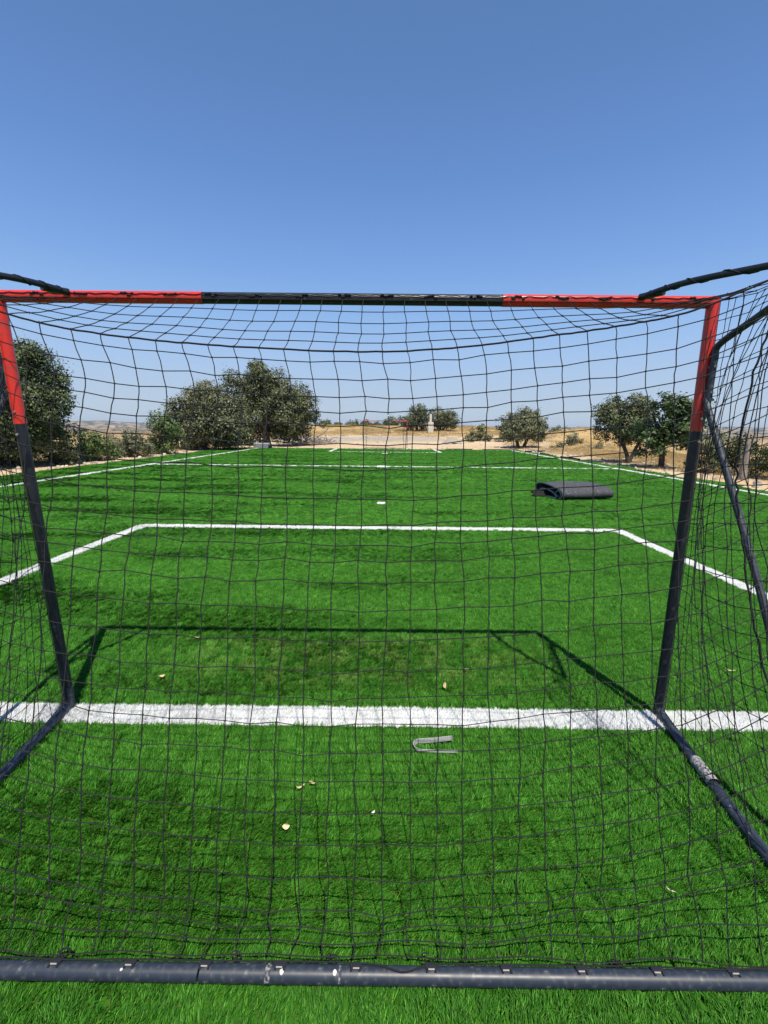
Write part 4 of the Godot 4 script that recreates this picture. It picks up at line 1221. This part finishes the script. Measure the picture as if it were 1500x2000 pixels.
func things() -> void:
	rolled_mat()
	# bent plastic strip, standing on edge in a long U
	var us := thing("plastic_strip", Vector3(0.232, 0.0, -1.832), "bent U-shaped pale grey plastic strip lying on the grass behind the goal line", "plastic strip")
	us.scale = Vector3.ONE * 0.93
	var b := MB.new()
	var path := []
	path.append(Vector3(0.092, 0.040, -0.040))
	path.append(Vector3(0.0, 0.032, -0.034))
	path.append(Vector3(-0.05, 0.030, -0.030))
	for k in 9:
		var an := lerpf(PI * 0.5, PI * 1.5, k / 8.0)
		path.append(Vector3(-0.066 + 0.034 * cos(an), 0.029, -0.034 * sin(an) + 0.002))
	path.append(Vector3(0.0, 0.029, 0.041))
	path.append(Vector3(0.105, 0.031, 0.044))
	var pm := path.size()
	for k in pm - 1:
		var a: Vector3 = path[k]
		var e: Vector3 = path[k + 1]
		var t := (e - a).normalized()
		var nn := t.cross(Vector3.UP).normalized()
		var up := Vector3(0, 0.0095, 0) + nn * 0.004
		b.quad(a - up + nn * 0.0012, e - up + nn * 0.0012, e + up + nn * 0.0012, a + up + nn * 0.0012, nn)
		b.quad(a - up - nn * 0.0012, e - up - nn * 0.0012, e + up - nn * 0.0012, a + up - nn * 0.0012, -nn)
		b.quad(a + up - nn * 0.0012, a + up + nn * 0.0012, e + up + nn * 0.0012, e + up - nn * 0.0012, Vector3.UP)
	put("strip", b, M.strip, us)
	# concrete pillar on the mound
	var zc := -57.0
	var pb := height(5.4, zc) - 0.05
	var cp := thing("concrete_pillar", Vector3(5.42, pb, zc), "pale stepped concrete pillar on the mound beside the distant oaks", "pillar")
	b = MB.new()
	b.box(Vector3(0, 0.68, 0), Vector3(0.66, 1.40, 0.62), Basis(), 0.03)
	put("base", b, M.concrete, cp)
	b = MB.new()
	b.box(Vector3(-0.02, 1.86, 0), Vector3(0.26, 0.98, 0.26), Basis(), 0.02)
	put("shaft", b, M.concrete, cp)
	# heap of gravel
	var gh := thing("gravel_heap", Vector3(6.3, height(6.3, -44.0) - 0.05, -44.0), "small pale grey heap of gravel beyond the distant goal", "gravel heap")
	b = MB.new()
	var base := b.v.size()
	for a in 13:
		var rr := a / 12.0
		for s in 28:
			var ph := TAU * s / 28.0
			var q := rr * (1.0 + 0.16 * sin(ph * 3.0 + 1.0) + 0.08 * sin(ph * 7.0))
			var y := 0.62 * pow(cos(minf(q, 1.0) * PI * 0.5), 1.3) + 0.05 * rng.randf_range(-1, 1) * (1.0 - rr)
			b.vert(Vector3(1.15 * q * cos(ph), y, 0.9 * q * sin(ph)), Vector3(cos(ph) * 0.6 * q, 0.8, sin(ph) * 0.6 * q).normalized())
	for a in 12:
		for s in 28:
			var s2 := (s + 1) % 28
			b.tri(base + a * 28 + s, base + a * 28 + s2, base + (a + 1) * 28 + s2)
			b.tri(base + a * 28 + s, base + (a + 1) * 28 + s2, base + (a + 1) * 28 + s)
	put("gravel", b, M.gravel, gh)
	# grey block at the far left corner
	var gb := thing("grey_block", Vector3(-8.75, 0.02, -32.2), "long grey block lying at the far corner of the pitch under the tallest oak", "block")
	gb.rotation.y = -0.08
	b = MB.new()
	b.box(Vector3(0, 0.17, 0), Vector3(1.05, 0.33, 0.45), Basis(Vector3(1, 0, 0), 0.1), 0.015)
	put("block", b, M.greyblock, gb)
	b = MB.new()
	b.box(Vector3(0.60, 0.11, 0.02), Vector3(0.16, 0.20, 0.38), Basis(Vector3(0, 0, 1), -0.2), 0.02)
	put("dark_end", b, M.felt_dark, gb)
	# dark strips along the far and right edges
	offcut(Vector3(5.2, 0.0, -32.95), 1.9, 0.085, 0.02, "thin dark strip on the far pitch edge right of the distant goal")
	offcut(Vector3(8.2, 0.0, -33.0), 2.6, 0.075, -0.03, "dark strip on the far pitch edge before the round oak")
	offcut(Vector3(10.1, -0.02, -31.2), 1.8, 0.11, 0.5, "dark rolled strip at the far right pitch corner")
	offcut(Vector3(9.62, -0.02, -27.6), 2.6, 0.09, 1.5, "dark strip along the right pitch edge below the dry bank")
	offcut(Vector3(9.70, -0.02, -24.2), 2.2, 0.08, 1.62, "dark strip along the right pitch edge before the forked oak")
	# loose dry leaves
	var tan_ := Color(0.66, 0.50, 0.29)
	var g := 0.030
	dry_leaf(Vector3(-0.344, g, -1.392), 0.030, 0.024, 0.2, "largest pale tan leaf flake, lower left of the strip", Color(0.74, 0.58, 0.36))
	dry_leaf(Vector3(-0.330, g, -1.575), 0.046, 0.010, 0.7, "long curled tan leaf, left one of a pair behind the goal line", tan_)
	dry_leaf(Vector3(-0.284, g, -1.60), 0.034, 0.011, 0.15, "curled tan leaf, right one of a pair behind the goal line", tan_)
	dry_leaf(Vector3(-0.036, g, -1.456), 0.022, 0.011, 0.9, "small whitish flake below the U-shaped strip", Color(0.78, 0.74, 0.66))
	dry_leaf(Vector3(-1.265, g, -2.377), 0.034, 0.022, 0.4, "pale leaf in the shadowed goal mouth near the left post", tan_)
	dry_leaf(Vector3(-1.266, g, -2.86), 0.038, 0.018, 0.1, "orange-tan leaf just inside the far left shadow corner", Color(0.66, 0.44, 0.24))
	dry_leaf(Vector3(0.488, g, -2.489), 0.034, 0.013, 0.0, "tan leaf right of the middle in the goal mouth", tan_)
	dry_leaf(Vector3(0.335, g, -2.308), 0.050, 0.022, 1.4, "upright curled tan leaf just past the goal line", tan_)
	dry_leaf(Vector3(2.066, g, -2.508), 0.060, 0.024, -0.6, "tan leaf lying outside the right goal post", tan_)
	dry_leaf(Vector3(0.897, g, -1.182), 0.030, 0.005, -0.7, "pale straw by the rear bar, lower right", Color(0.75, 0.66, 0.48))

# ------------------------------------------------------------------ clear summer sky
func clear_sky() -> ImageTexture:
	# elevation in degrees and the colour of the air there
	var stops := [[-90.0, Color8(150, 140, 120)], [-1.0, Color8(192, 202, 212)], [0.0, Color8(197, 209, 221)], [2.3, Color8(190, 208, 226)], [8.0, Color8(168, 199, 238)], [12.0, Color8(148, 188, 238)], [17.5, Color8(125, 167, 228)], [25.6, Color8(103, 145, 208)], [33.2, Color8(94, 132, 190)], [38.0, Color8(90, 128, 184)], [90.0, Color8(66, 102, 156)]]
	var im := Image.create(512, 512, false, Image.FORMAT_RGBF)
	for y in 512:
		var el := 90.0 - 180.0 * (y + 0.5) / 512.0
		var c: Color = stops[0][1]
		for k in stops.size() - 1:
			if el >= stops[k][0]:
				c = (stops[k][1] as Color).lerp(stops[k + 1][1], clampf((el - stops[k][0]) / (stops[k + 1][0] - stops[k][0]), 0.0, 1.0))
		im.fill_rect(Rect2i(0, y, 512, 1), c.srgb_to_linear())
	return ImageTexture.create_from_image(im)

# ------------------------------------------------------------------ scene
func _ready() -> void:
	rng.seed = 20240
	# camera
	var cam := Camera3D.new()
	cam.name = "camera"
	cam.fov = 96.82
	cam.near = 0.02
	cam.far = 12000.0
	var yaw := -0.0038
	var pitch := 0.181
	var roll := 0.0101
	var fw := Vector3(sin(yaw) * cos(pitch), -sin(pitch), -cos(yaw) * cos(pitch))
	var rt := Vector3(cos(yaw), 0, sin(yaw))
	var up := rt.cross(fw)
	var r2 := rt * cos(roll) + up * sin(roll)
	var u2 := up * cos(roll) - rt * sin(roll)
	cam.transform = Transform3D(Basis(r2, u2, -fw), Vector3(0, 1.4317, 0))
	cam.current = true
	add_child(cam)
	# sky, sun and exposure
	var we := WorldEnvironment.new()
	we.name = "environment"
	var env := Environment.new()
	var sky := Sky.new()
	var ps := PanoramaSkyMaterial.new()
	ps.panorama = clear_sky()
	sky.sky_material = ps
	env.background_mode = Environment.BG_SKY
	env.sky = sky
	env.background_energy_multiplier = 1.0 / EXPOSURE
	env.tonemap_mode = Environment.TONE_MAPPER_LINEAR
	env.tonemap_exposure = EXPOSURE
	env.sdfgi_enabled = true
	env.ssao_enabled = true
	env.ssil_enabled = true
	env.fog_enabled = FOG > 0.0
	env.fog_density = FOG
	env.fog_light_color = Color(0.70, 0.78, 0.88)
	we.environment = env
	add_child(we)
	var sun := DirectionalLight3D.new()
	sun.name = "sun"
	sun.light_color = Color(1.0, 0.965, 0.90)
	sun.light_energy = 1.45
	sun.light_angular_distance = 0.53
	sun.shadow_enabled = true
	var to := Vector3(-0.32, -1.98, -0.95).normalized()
	sun.transform = Transform3D(Basis.looking_at(to, Vector3.UP), Vector3(3, 20, 9))
	add_child(sun)
	# the place
	materials()
	terrain()
	turf()
	vegetation()
	# the two goals
	var goal := make_goal()
	var far_goal := goal.duplicate() as Node3D
	far_goal.name = numbered("football_goal")
	far_goal.position = Vector3(-0.235, 0, ZF)
	far_goal.rotation.y = PI
	far_goal.set_meta("label", "distant goal with red crossbar at the sandy far end of the pitch")
	goal.set_meta("group", "goals facing each other on the pitch")
	far_goal.set_meta("group", "goals facing each other on the pitch")
	add_child(far_goal, true)
	things()
	ground_cover()

const FOG := 0.00011
const EXPOSURE := 1.4
